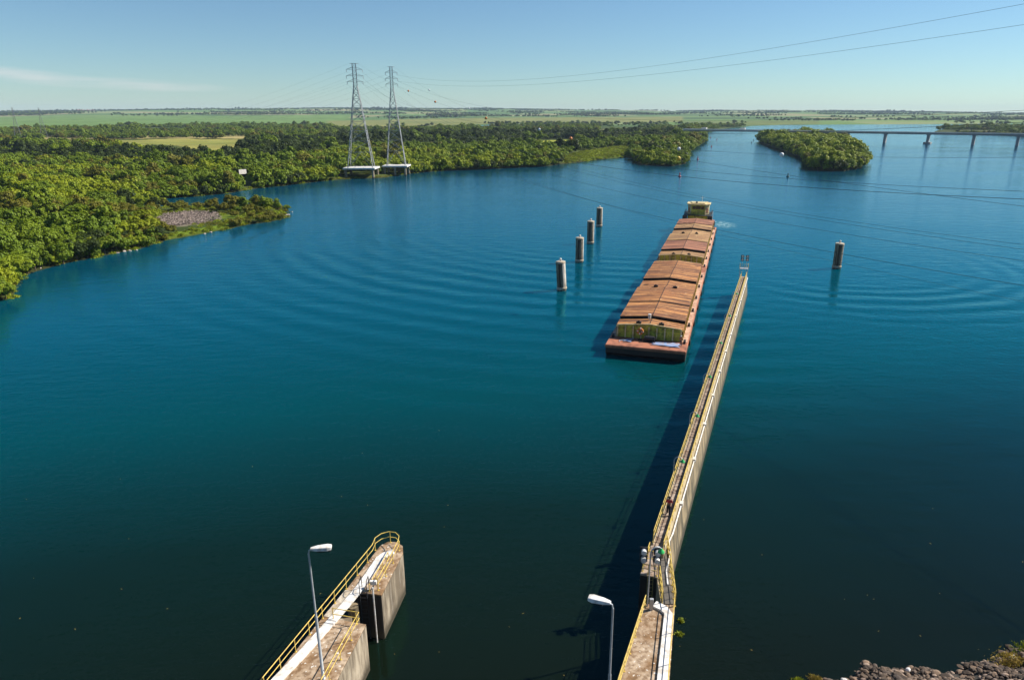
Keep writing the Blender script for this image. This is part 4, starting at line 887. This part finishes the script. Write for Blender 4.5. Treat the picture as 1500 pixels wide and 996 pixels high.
# ---------------------------------------------------------------- dolphins
def dolphin(x, y, h, lean, label, group, r=1.0, w=1.0):
    t = thing('mooring_dolphin', label, 'mooring dolphin', (x, y, 0), 0, group); t.rotation_euler = lean
    m = MB(); prof = []; n = 28; V = []; Fs = []
    zs = [-3, .15, .5, h*.3, h*.6, h-.35]
    for z in zs:
        for k in range(n): a = 2*math.pi*k/n; rr = r*(.94 if k % 4 == 0 else 1.0); V.append((rr*math.cos(a), rr*math.sin(a), z))
    for i in range(len(zs)-1):
        for k in range(n): k2 = (k+1) % n; Fs.append((i*n+k, i*n+k2, (i+1)*n+k2, (i+1)*n+k))
    m.add(V, Fs, False); m.build('shaft', M['dolphin'], t)
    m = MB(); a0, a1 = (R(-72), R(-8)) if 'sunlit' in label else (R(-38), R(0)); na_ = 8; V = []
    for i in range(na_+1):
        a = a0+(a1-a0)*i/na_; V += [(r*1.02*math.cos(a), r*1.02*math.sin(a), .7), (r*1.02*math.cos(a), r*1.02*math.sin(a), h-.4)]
    m.add(V, [(2*i, 2*i+2, 2*i+3, 2*i+1) for i in range(na_)], True); m.build('painted_sunlit_side', M['facing'], t)  # added pale strip: sunlit side of the shaft painted as colour
    m = MB(); m.lathe((0, 0, h-.35), [(r*1.05, 0), (r*1.05, .32), (r*.95, .37)], 28); m.build('cap', M['pale'], t)
    m = MB(); m.lathe((0, 0, .25), [(r*1.05, 0), (r*1.12, .1), (r*1.12, .4), (r*1.03, .5)], 28); m.build('collar', M['pale'], t)
    m = MB(); m.lathe((0, 0, h), [(.16, 0), (.16, .25), (.28, .3), (.3, .55), (.12, .7)], 12); m.build('beacon', M['white'], t)
    return t
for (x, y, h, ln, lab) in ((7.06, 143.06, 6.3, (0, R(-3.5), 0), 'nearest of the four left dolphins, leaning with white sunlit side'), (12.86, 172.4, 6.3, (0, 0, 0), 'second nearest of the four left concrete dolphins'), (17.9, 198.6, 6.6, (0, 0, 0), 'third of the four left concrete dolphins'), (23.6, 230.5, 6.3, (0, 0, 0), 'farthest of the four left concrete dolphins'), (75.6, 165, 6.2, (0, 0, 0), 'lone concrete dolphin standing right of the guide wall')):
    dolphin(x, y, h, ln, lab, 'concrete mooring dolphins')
# buoys
def buoy(u, v, m, s, label):
    p = at(u, v); t = thing('channel_buoy', label, 'buoy', p, 0, 'channel buoys'); b = MB(); b.lathe((0, 0, 0), [(.2*s, -.5), (.9*s, -.1), (.9*s, .45*s), (.35*s, .6*s)], 14); b.build('float', M[m], t)
    b = MB(); b.lathe((0, 0, 0), [(.35*s, .58*s), (.22*s, 1.6*s)], 10); b.ball((0, 0, 1.9*s), .42*s, 10); b.build('topmark', M[m], t)
buoy(995.5, 259, 'redbuoy', 1.0, 'red buoy nearest the barge, off the headland'); buoy(1022, 234, 'redbuoy', 1.0, 'red buoy in the channel beside the headland'); buoy(1154, 259.5, 'greenbuoy', 1.0, 'dark buoy off the tip of the island')
buoy(1042, 215.5, 'redbuoy', 1.0, 'small dark buoy in mid channel before the bridge'); buoy(1050, 205, 'redbuoy', .9, 'small buoy left of centre near the bridge'); buoy(1041, 202, 'redbuoy', .9, 'small buoy close to the bridge left end'); buoy(1104, 206, 'greenbuoy', .9, 'small buoy beside the far end of the island'); buoy(1101, 209.5, 'greenbuoy', .9, 'small buoy just below the one at the island end')

# ---------------------------------------------------------------- people
def figure(loc, rz, joints, radii, edges, parts, label):
    """one continuous skinned body; clothes are slightly larger skins over the same joints"""
    t = thing('person', label, 'person', loc, rz)
    def skin(name, idx, grow, m):
        ids = sorted(idx); mp = {a: i for i, a in enumerate(ids)}; me = bpy.data.meshes.new(name)
        me.from_pydata([joints[a] for a in ids], [(mp[a], mp[b_]) for a, b_ in edges if a in mp and b_ in mp], [])
        o = link(bpy.data.objects.new(name, me)); o.modifiers.new('s', 'SKIN'); sv = me.skin_vertices[0].data
        for a in ids: sv[mp[a]].radius = (radii[a]*grow, radii[a]*grow)
        sv[0].use_root = True; ss = o.modifiers.new('d', 'SUBSURF'); ss.levels = 2; ss.render_levels = 2
        dg = bpy.context.evaluated_depsgraph_get(); dg.update(); me2 = bpy.data.meshes.new_from_object(o.evaluated_get(dg)); me2.materials.clear(); me2.materials.append(M[m])
        bpy.data.objects.remove(o); o = link(bpy.data.objects.new(name, me2), t); return o
    skin('body', joints.keys(), 1.0, 'skin')
    for nm, idx, g, m in parts: skin(nm, idx, g, m)
    h = joints['head']; b = MB(); b.ball((h[0]-.01, h[1], h[2]+.05), .118, 12, (1, .92, .85)); b.build('hair' if 'helmet' not in label else 'helmet', M['hair' if 'helmet' not in label else 'white_cloth'], t)
    return t
def man(stride, arms):
    J = dict(pelvis=(0, 0, .95), waist=(0, 0, 1.1), chest=(.02, 0, 1.33), neck=(.03, 0, 1.5), head=(.05, 0, 1.63), top=(.05, 0, 1.70))
    for s, n_ in ((-1, 'r'), (1, 'l')):
        J['hip'+n_] = (0, s*.09, .92); J['knee'+n_] = (.06+s*stride*.5, s*.10, .5); J['ankle'+n_] = (s*stride, s*.10, .09); J['toe'+n_] = (s*stride+.18, s*.11, .04)
        J['sho'+n_] = (.02, s*.19, 1.42); J['elb'+n_] = arms[0] if s < 0 else arms[2]; J['hand'+n_] = arms[1] if s < 0 else arms[3]
    Rd = dict(pelvis=.13, waist=.12, chest=.14, neck=.055, head=.105, top=.07)
    for n_ in 'rl': Rd.update({'hip'+n_: .085, 'knee'+n_: .06, 'ankle'+n_: .045, 'toe'+n_: .035, 'sho'+n_: .06, 'elb'+n_: .042, 'hand'+n_: .038})
    E = [('pelvis', 'waist'), ('waist', 'chest'), ('chest', 'neck'), ('neck', 'head'), ('head', 'top')]
    for n_ in 'rl': E += [('pelvis', 'hip'+n_), ('hip'+n_, 'knee'+n_), ('knee'+n_, 'ankle'+n_), ('ankle'+n_, 'toe'+n_), ('chest', 'sho'+n_), ('sho'+n_, 'elb'+n_), ('elb'+n_, 'hand'+n_)]
    return J, Rd, E
SH = ('waist', 'chest', 'shor', 'shol', 'elbr', 'elbl'); TRS = ('pelvis', 'hipr', 'hipl', 'kneer', 'kneel', 'ankler', 'anklel')
J, Rd, E = man(.16, [(.08, -.25, 1.16), (.28, -.22, 1.05), (-.06, .26, 1.15), (.12, .30, .98)])
Rd = {k_: v_*1.18 for k_, v_ in Rd.items()}
pp = lw(at(981, 757, T)[1], Wd-.55)
figure((pp[0], pp[1], T+.05), math.atan2(dW.y, dW.x), J, Rd, E, [('shirt', SH, 1.28, 'red_cloth'), ('trousers', TRS, 1.25, 'dark_cloth')], 'person in red shirt and dark trousers walking on the guide wall')

# ---------------------------------------------------------------- barges
aB = Vector((.2865, .958)).normalized(); nB = Vector((aB.y, -aB.x))       # astern, and towards the right side
FB = (at(887, 505, 1.9)+at(1004, 514, 1.9))/2; FB.z = 0; rzB = math.atan2(aB.y, aB.x)
WB = 12.2; DK = 1.9
def fb(u, v, z):   # distance astern of the bow
    p = at(u, v, z); return (Vector((p.x, p.y))-Vector((FB.x, FB.y))).dot(aB)
cu = lambda v: 945+(505-v)*.47      # centre line of the convoy in the photograph
marks = [4.5]+[fb(cu(v), v, 4.8) for v in (463, 442, 420, 407, 393, 380)]; marks2 = [fb(cu(v), v, 4.5) for v in (372.3, 366, 353.5, 343.5, 335.5, 329, 321.7)]
print('marks', [round(x, 1) for x in marks], [round(x, 1) for x in marks2])
def barge(label, s0, L, mk, mats, bow):
    """local x = astern, y = port/right of view is negative"""
    t = thing('barge', label, 'barge', (FB.x+aB.x*s0, FB.y+aB.y*s0, 0), rzB)
    m = MB(); w = WB/2; x1 = L
    prof = [(0.9 if bow else .2, -2), (0, .6), (0, DK-.15), (x1, DK-.15), (x1, -2)]
    V = [(x, -w, z) for x, z in prof]+[(x, w, z) for x, z in prof]; n = len(prof)
    if bow: V[0] = (3.2, -w, -2); V[n] = (3.2, w, -2)
    m.add(V, [tuple(range(n))[::-1], tuple(range(n, 2*n))]+[(i, (i+1) % n, n+(i+1) % n, n+i) for i in range(n)]); m.build('hull', M['hull'], t)
    m = MB(); m.box((x1/2, 0, DK-.075), (x1+.12, WB+.1, .15)); m.build('deck', M['deck'], t, .04)
    m = MB(); m.box((x1/2, w+.02, DK-.25), (x1, .18, .3)); m.box((x1/2, -w-.02, DK-.25), (x1, .18, .3)); m.box((.02, 0, DK-.28), (.3, WB+.2, .42)); m.build('rubbing_strake', M['deck'], t, .05)
    xa, xb = mk[0]-s0, mk[-1]-s0; ww = w-1.05
    m = MB()
    for s in (-1, 1): m.box(((xa+xb)/2, s*(w-.55), DK+.012), (xb-xa, 1.0, .02))
    m.build('side_deck', M['sidedeck'], t)
    # coaming
    m = MB()
    for s in (-1, 1):
        m.box(((xa+xb)/2, s*ww, DK+.9), (xb-xa, .12, 1.8)); m.box(((xa+xb)/2, s*(ww+.1), DK+1.72), (xb-xa, .22, .1))
        x = xa+.8
        while x < xb: m.box((x, s*(ww+.16), DK+.85), (.1, .26, 1.7)); x += 1.9
    m.build('coaming', M['coam'], t)
    # end bulkheads with ribs
    for xe, sg in ((xa, -1), (xb, 1)):
        m = MB(); pl_ = [(-ww, DK), (ww, DK), (ww, DK+2.0), (0, DK+2.45), (-ww, DK+2.0)]; V = [(xe, a, z) for a, z in pl_]+[(xe-sg*.12, a, z) for a, z in pl_]
        m.add(V, [(0,1,2,3,4), (9,8,7,6,5)]+[(i, (i+1) % 5, 5+(i+1) % 5, 5+i) for i in range(5)]); bh = m.build('bulkhead', M['olive'], t)
        m = MB()
        for k in range(9):
            yk = -ww+.05+k*(2*ww-.1)/8; m.box((xe+sg*.14, yk, DK+1.03), (.26, .09, 2.0)); m.box((xe+sg*.28, yk, DK+1.03), (.04, .22, 2.0))
        m.build('rib', M['cream'], bh)
        m = MB()
        for z_ in (.55, 1.05, 1.55): m.box((xe+sg*.05, 0, DK+z_), (.10, 2*ww, .06))
        m.build('stringer', M['olive'], bh)
        m = MB(); m.bar((xe+sg*.1, -ww, DK+2.02), (xe+sg*.1, 0, DK+2.47), .16); m.bar((xe+sg*.1, 0, DK+2.47), (xe+sg*.1, ww, DK+2.02), .16); m.build('rim', M['cream'], bh)
    # hatch covers: shallow gables, alternating levels
    lev = [.0, .46, .56, .0, .46, .22] if bow else [.0, .50, .60, .0, .50, .60]; ce = ww+.25
    for i in range(6):
        a, b_ = mk[i]-s0+.05, mk[i+1]-s0-.05; z0 = DK+1.86+lev[i]; nrib = max(3, int((b_-a)/1.1)); m = MB(); yv = [-ce, -ce, 0, ce, ce]; zv = [z0-.35, z0, z0+.5, z0, z0-.35]; a += .30
        sec = []
        nx = nrib*4
        for j in range(nx+1):
            x = a+(b_-a)*j/nx; up = .05 if j % 4 in (1, 2) else 0
            sec.append([(x, y_, z_+(up if q in (1, 2, 3) else 0)) for q, (y_, z_) in enumerate(zip(yv, zv))])
        V = [p for s_ in sec for p in s_]; Fs = []
        for j in range(nx):
            for q in range(4): Fs.append((j*5+q, j*5+q+1, (j+1)*5+q+1, (j+1)*5+q))
        Fs.append((0, 1, 2, 3, 4)[::-1]); Fs.append(tuple(nx*5+q for q in range(5))); m.add(V, Fs)
        # skirts so each raised cover reads as a box over the coaming
        m.box(((a+b_)/2, -ce+.04, z0-.35), (b_-a, .08, .7)); m.box(((a+b_)/2, ce-.04, z0-.35), (b_-a, .08, .7))
        pf = [(-ce+.05, z0-.9), (ce-.05, z0-.9), (ce-.05, z0-.02), (0, z0+.46), (-ce+.05, z0-.02)]; V = [(a-.14, y_, z_) for y_, z_ in pf]+[(a-.02, y_, z_) for y_, z_ in pf]
        c = m.build('hatch_cover', M[mats[i]], t); m = MB()
        m.add(V, [(0,1,2,3,4), (9,8,7,6,5)]+[(k_, (k_+1) % 5, 5+(k_+1) % 5, 5+k_) for k_ in range(5)]); m.build('end_shade', M['void'], c)  # near-black board paints the shade under the raised cover
        m = MB(); m.box(((a+b_)/2, 0, z0+.545), (b_-a-.1, .10, .04)); m.build('ridge', M['hull'], c)
        if i in (0, 2):
            for yh in (-1.8, 1.8): m = MB(); m.box((b_-.5 if i == 2 else a+.45, yh, z0+.5), (.5, .8, .35)); m.box((b_-.5 if i == 2 else a+.45, yh, z0+.72), (.25, .3, .2)); m.build('lifting_lug', M['hull'], c)
    for x in [4.0+i*9.5 for i in range(int((L-4)/9.5)+1)]:
        for s in (-1, 1):
            m = MB()
            for d in (-.35, .35): m.lathe((x+d, s*(w-.45), DK+.03), [(.16, 0), (.14, .3), (.2, .34), (.2, .42)], 10)
            m.box((x, s*(w-.45), DK+.04), (1.2, .4, .04)); m.build('bollard', M['black'], t)
    for x in [7+i*11 for i in range(int((L-7)/11)+1)]:
        for s in (-1, 1):
            m = MB(); V2 = [(x+.45*math.cos(a_)*1, s*(w+.16), 1.15+.45*math.sin(a_)) for a_ in [2*math.pi*q/14 for q in range(15)]]; m.tube(V2, .14, 7, False); m.build('tyre_fender', M['rubber'], t)
    return t
L1 = marks[-1]+2.6; b1 = barge('leading barge with orange-rust hatch covers and bare bow deck', 0, L1, marks, ['cover', 'cover', 'cover', 'cover', 'cover', 'cover'], True)
L2s = L1+.5; barge('rear barge with pale tan hatch covers, behind the rusty one', L2s, marks2[-1]+2-L2s, marks2, ['cover_tan', 'cover_red', 'cover_tan', 'cover_tan', 'cover_tan', 'cover_red'], False)
def loc(x, y, z): return (FB.x+aB.x*x-aB.y*y, FB.y+aB.y*x+aB.x*y, z)   # convoy frame -> world
# bow gear
def deck_thing(name, label, cat, x, y, z=DK): return thing(name, label, cat, loc(x, y, z), rzB)
t = deck_thing('windlass', 'black windlass standing in the middle of the bow deck', 'winch', 3.3, -.3); m = MB(); m.tube([(0, -.7, .5), (0, .7, .5)], .42, 14); m.build('drum', M['black'], t); m = MB(); m.box((0, -.8, .4), (1.0, .12, .8)); m.box((0, .8, .4), (1.0, .12, .8)); m.box((0, 0, .05), (1.3, 1.9, .1)); m.build('frame', M['black'], t)
t = deck_thing('life_ring', 'orange and white life ring on a stand before the bulkhead', 'life ring', marks[0]-.9, 1.3)
ring = [(0, .42*math.cos(a), 1.45+.42*math.sin(a)) for a in [2*math.pi*q/20 for q in range(21)]]; m = MB(); m.tube(ring, .15, 8, False); rg = m.build('ring', M['orange_cloth'], t)
for a in (0, 5, 10, 15): m = MB(); m.tube(ring[a:a+2], .157, 8); m.build('band', M['white'], rg)
m = MB(); m.bar((.12, 0, 0), (.12, 0, 1.8), .08); m.box((.1, 0, .04), (.5, .6, .08)); m.build('stand', M['black'], t)
def tarp(label, x, y, lx_, ly_):
    n = 14; V = []; 
    for i in range(n):
        for j in range(n):
            a, b_ = i/(n-1)-.5, j/(n-1)-.5; e = 1+.12*math.sin(7*a+3*b_); V.append((a*lx_*e, b_*ly_*(1+.1*math.sin(9*a)), .05+.10*abs(math.sin(11*a+5*b_))*(1-abs(2*b_))+.03))
    Fs = [(i*n+j, (i+1)*n+j, (i+1)*n+j+1, i*n+j+1) for i in range(n-1) for j in range(n-1)]
    m = MB(); m.add(V, Fs, True); o = m.build('tarpaulin', M['blue_tarp']); o.location = loc(x, y, DK); o.rotation_euler = (0, 0, rzB); so = o.modifiers.new('s', 'SOLIDIFY'); so.thickness = .03; tag(o, label, 'tarpaulin', 'blue tarpaulins on the bow deck')
tarp('small light blue tarpaulin at the left of the bow deck', 2.6, 3.1, 1.1, 1.3); tarp('large faded blue tarpaulin spread on the right of the bow deck', 2.4, -2.9, 1.8, 4.2)
t = deck_thing('bow_light', 'white bow lamp box on the foremost hatch cover', 'lamp', marks[0]+2.6, .35, DK+2.3); m = MB(); m.box((0, 0, .75), (.4, .45, .7)); m.build('housing', M['white'], t, .04); m = MB(); m.tube([(0, 0, 0), (0, 0, .42)], .06); m.build('post', M['galv'], t)
m = MB(); pts = [(x_, 4.6+.5*math.sin(x_*2.2)-.6*x_, .06) for x_ in [i*.25 for i in range(14)]]; m.tube(pts, .05, 6); o = m.build('mooring_rope', M['rope']); o.location = loc(1.6, -.4, DK); o.rotation_euler = (0, 0, rzB); tag(o, 'blue mooring rope lying on the left of the bow deck', 'rope')
J, Rd, E = man(.12, [(.10, -.30, 1.18), (.25, -.26, 1.0), (.10, .30, 1.18), (.25, .26, 1.0)])
figure(loc(2.2, -5.2, DK), rzB+math.pi, J, Rd, E, [('vest', ('waist', 'chest', 'shor', 'shol'), 1.2, 'orange_cloth'), ('trousers', TRS, 1.14, 'dark_cloth')], 'person with white helmet and orange vest at the right corner of the bow')

# pusher boat
def pusher():
    x0 = marks2[-1]+2.6; t = thing('pusher_boat', 'olive and cream pusher boat behind the rear barge', 'boat', loc(x0, 0, 0), rzB)
    m = MB(); m.prism([(0, -5), (16, -5), (18, -4), (18, 4), (16, 5), (0, 5)], -1.5, 1.7); m.build('hull', M['hull'], t)
    m = MB(); m.prism([(0, -5), (16, -5), (18, -4), (18, 4), (16, 5), (0, 5)], 1.7, 1.8); m.build('deck', M['deck'], t)
    for s in (-1, 1):
        m = MB(); m.box((.4, s*3.9, 3.4), (1.3, 1.4, 3.6)); m.build('push_knee', M['black'], t, .1)
    m = MB(); m.box((6.2, 0, 3.45), (10, 6.2, 3.3)); lw_ = m.build('deckhouse', M['olive'], t, .08)
    m = MB(); m.bar((1.15, -.3, 2.0), (1.15, .9, 5.0), .18); m.build('stairway', M['black'], lw_)
    m = MB(); m.box((5.6, 0, 5.18), (10.6, 8.6, .14)); up = m.build('upper_deck', M['black'], t)
    m = MB()
    for z_ in (.5, 1.0): m.tube([(10.8, 4.2, 5.25+z_), (.4, 4.2, 5.25+z_), (.4, -4.2, 5.25+z_), (10.8, -4.2, 5.25+z_)], .04, 5)
    for q in [(x_, s*4.2) for x_ in (.4, 2.5, 4.6, 6.7, 8.8, 10.8) for s in (-1, 1)]+[(.4, y_) for y_ in (-2.1, 0, 2.1)]: m.tube([(*q, 5.25), (*q, 6.25)], .04, 5)
    m.build('guard_rail', M['black'], up)
    ch = [(2.2, -2.1), (3.4, -3.2), (7.4, -3.2), (7.4, 3.2), (3.4, 3.2), (2.2, 2.1)]
    m = MB(); m.prism(ch, 5.25, 8.3); wh = m.build('wheelhouse', M['olive'], t)
    # cream side panels on the chamfers and flanks
    for s in (-1, 1):
        m = MB(); q = [(2.25, s*2.14), (3.42, s*3.22), (7.4, s*3.22), (7.4, s*3.30), (3.38, s*3.30), (2.2, s*2.2)]; m.prism(q if s < 0 else q[::-1], 5.3, 8.25); m.build('side_panel', M['cream'], wh)
        m = MB(); m.bar((2.62, s*2.56, 6.6), (3.1, s*3.02, 6.6), .12, 1.5); m.build('door', M['deck'], wh)
    m = MB(); rf = [(1.8, -2.3), (3.2, -3.7), (7.9, -3.7), (7.9, 3.7), (3.2, 3.7), (1.8, 2.3)]; m.prism(rf, 8.3, 8.65); m.prism([(2.6, -2), (7, -2.8), (7, 2.8), (2.6, 2)], 8.65, 8.9); m.build('roof', M['cream'], t, .06)
    for y_, w_ in ((-1.35, .9), (0, 1.5), (1.35, .9)):
        m = MB(); m.box((2.16, y_, 7.45), (.1, w_, .95)); m.build('window', M['glass'], wh)
    m = MB(); m.tube([(4.5, -1.0, 8.9), (4.5, -1.0, 11.0)], .06, 6); m.bar((4.5, -1.6, 10.4), (4.5, -.4, 10.4), .06); m.build('mast', M['white'], t)
    m = MB(); m.box((3, .6, 9.1), (.4, .5, .4)); m.build('searchlight', M['hull'], t)
    m = MB(); m.tube([(.5, -4.7, 1.8), (.5, -4.7, 6.6)], .09, 6); m.build('flagstaff', M['white'], t)
    for i in range(5):
        for s in (-1, 1):
            m = MB(); m.tube([(1.5+i*3+.5*math.cos(a), s*5.15, 1.1+.5*math.sin(a)) for a in [2*math.pi*q/14 for q in range(15)]], .17, 7, False); m.build('tyre_fender', M['rubber'], t)
    for s in (-1, 1): m = MB(); m.lathe((9.5, s*1.6, 5.25), [(.45, 0), (.45, 2.6), (.5, 2.7)], 12); m.build('funnel', M['black'], t)
pusher()
# wash behind the pusher's right quarter
# ---------------------------------------------------------------- near rocky bank, bottom right
def near_bank():
    n = 90; xs = np.linspace(-10, 110, n); V = []; rows = 26
    edge_y = lambda x: 36.25-.55*max(0, 16.5-x)+.14*(x-20)*(x > 0)+.5*math.sin(x*.6)+.3*math.sin(x*1.7)
    for x in xs:
        for j in range(rows):
            d = j*1.1; y = edge_y(x)-d+.6 if x > 12 else 36.9-(12-x)*1.2-d+.6
            z = -.4+d*.62+.25*(vn(np.array([x]), np.array([y]), 1.4, 2)[0]-.5) if x > 5 else -.4-(8-x)*.2+d*.5
            V.append((x, y, min(z, 14)))
    Fs = [(i*rows+j, i*rows+j+1, (i+1)*rows+j+1, (i+1)*rows+j) for i in range(n-1) for j in range(rows-1)]
    m = MB(); m.add(V, Fs, True); g = paint('bank_soil', (.035, .027, .018), .95, (.015, .012, .008), .8, 2); tag(m.build('river_bank', g), kind='structure')
    # riprap: countless stones
    protos = []
    for k in range(6):
        bm = bmesh.new(); bmesh.ops.create_icosphere(bm, subdivisions=2, radius=.5); rs = random.Random(k)
        ax = [Vector((rs.gauss(0, 1), rs.gauss(0, 1), rs.gauss(0, 1))).normalized() for _ in range(7)]; of = [rs.uniform(.28, .42) for _ in ax]
        for v in bm.verts:
            for a, o_ in zip(ax, of):
                e = v.co.dot(a)-o_
                if e > 0: v.co -= a*e
            v.co = Vector((v.co.x*1.3, v.co.y, v.co.z*.75))
        me = bpy.data.meshes.new('stone'); bm.to_mesh(me); bm.free()
        me.materials.append(M['rock'] if k % 3 else (M['rock_mid'] if k < 4 else M['rock'])); protos.append(me)
    pts = []
    for _ in range(6000):
        x = rng.uniform(19.5, 52); d = rng.uniform(.2, 9)**1; y = edge_y(x)-d+.6; z = -.4+d*.62
        pts.append((x, y, z+rng.uniform(-.02, .16), rng.choice([.14, .24, .36, .52], p=[.4, .35, .2, .05])*rng.uniform(.8, 1.3), rng.integers(0, 6)))
    scatter('riprap', np.array(pts, float), protos, 'grey-brown loose stones covering the near bank at bottom right', 'stones')
    for x, dd, r, lab in ((20.9, .9, .24, 'white stone at the left end of the near stone bank'), (25.6, .9, .2, 'pale stone at the water edge in the middle of the near bank'), (33.0, 1.6, .24, 'whitish stone near the right end of the near bank')):
        y = edge_y(x)-dd+.6; rock('stone', (x, y, -.4+dd*.62+.25), r, M['white'], lab, None, 'stone')
    def tuft(x, dd, s, h, m_, lab):
        y = edge_y(x)-dd+.6 if x > 12 else 36.9-(12-x)*1.2-dd+.6; n_ = int(900*s); C = rng.normal(size=(n_, 3))*np.array([s*.55, s*.5, 0]); C[:, 2] = rng.uniform(0, 1, n_)*h*np.exp(-(C[:, 0]**2+C[:, 1]**2)/(s*s))
        d = dirs(n_, 0.0); d[:, 2] = np.abs(d[:, 2])*.5; d /= np.linalg.norm(d, axis=1)[:, None]
        me = quads_mesh('grass_tuft', C, d, rng.uniform(.12, .28, n_), m_, .4); o = link(bpy.data.objects.new('grass_tuft', me)); o.location = (x, y, -.4+dd*.62 if x > 12 else 0); tag(o, lab, 'grass')
    tuft(17.9, .0, .8, 1.0, M['grass_leaf'], 'green grass tuft at the left end of the near bank'); tuft(19.2, .4, .6, .55, M['dry_leaf'], 'dry straw-coloured tuft beside the green one at bottom')
    tuft(32.6, 2.0, 1.0, .7, M['dry_leaf'], 'dry orange grass tuft at the right end of the near bank'); tuft(34.6, 1.8, .9, .9, M['grass_leaf'], 'green bush at the right frame edge on the near bank'); tuft(28.3, .05, .42, .3, M['grass_leaf'], 'small weed at the water edge of the near stone bank')
near_bank()

# ---------------------------------------------------------------- haze
HAZE = 4.8e-5
if HAZE:
    m = bpy.data.materials.new('haze_air'); m.use_nodes = True; t = m.node_tree; t.nodes.clear(); out = t.nodes.new('ShaderNodeOutputMaterial'); pv = t.nodes.new('ShaderNodeVolumePrincipled')
    pv.inputs['Color'].default_value = (.62, .80, 1, 1); pv.inputs['Density'].default_value = HAZE; t.links.new(pv.outputs[0], out.inputs['Volume'])
    b = MB(); b.box((0, 0, 68), (20400, 20400, 144)); tag(b.build('haze', m), 'thin blue haze over the plain', 'haze', kind='stuff')
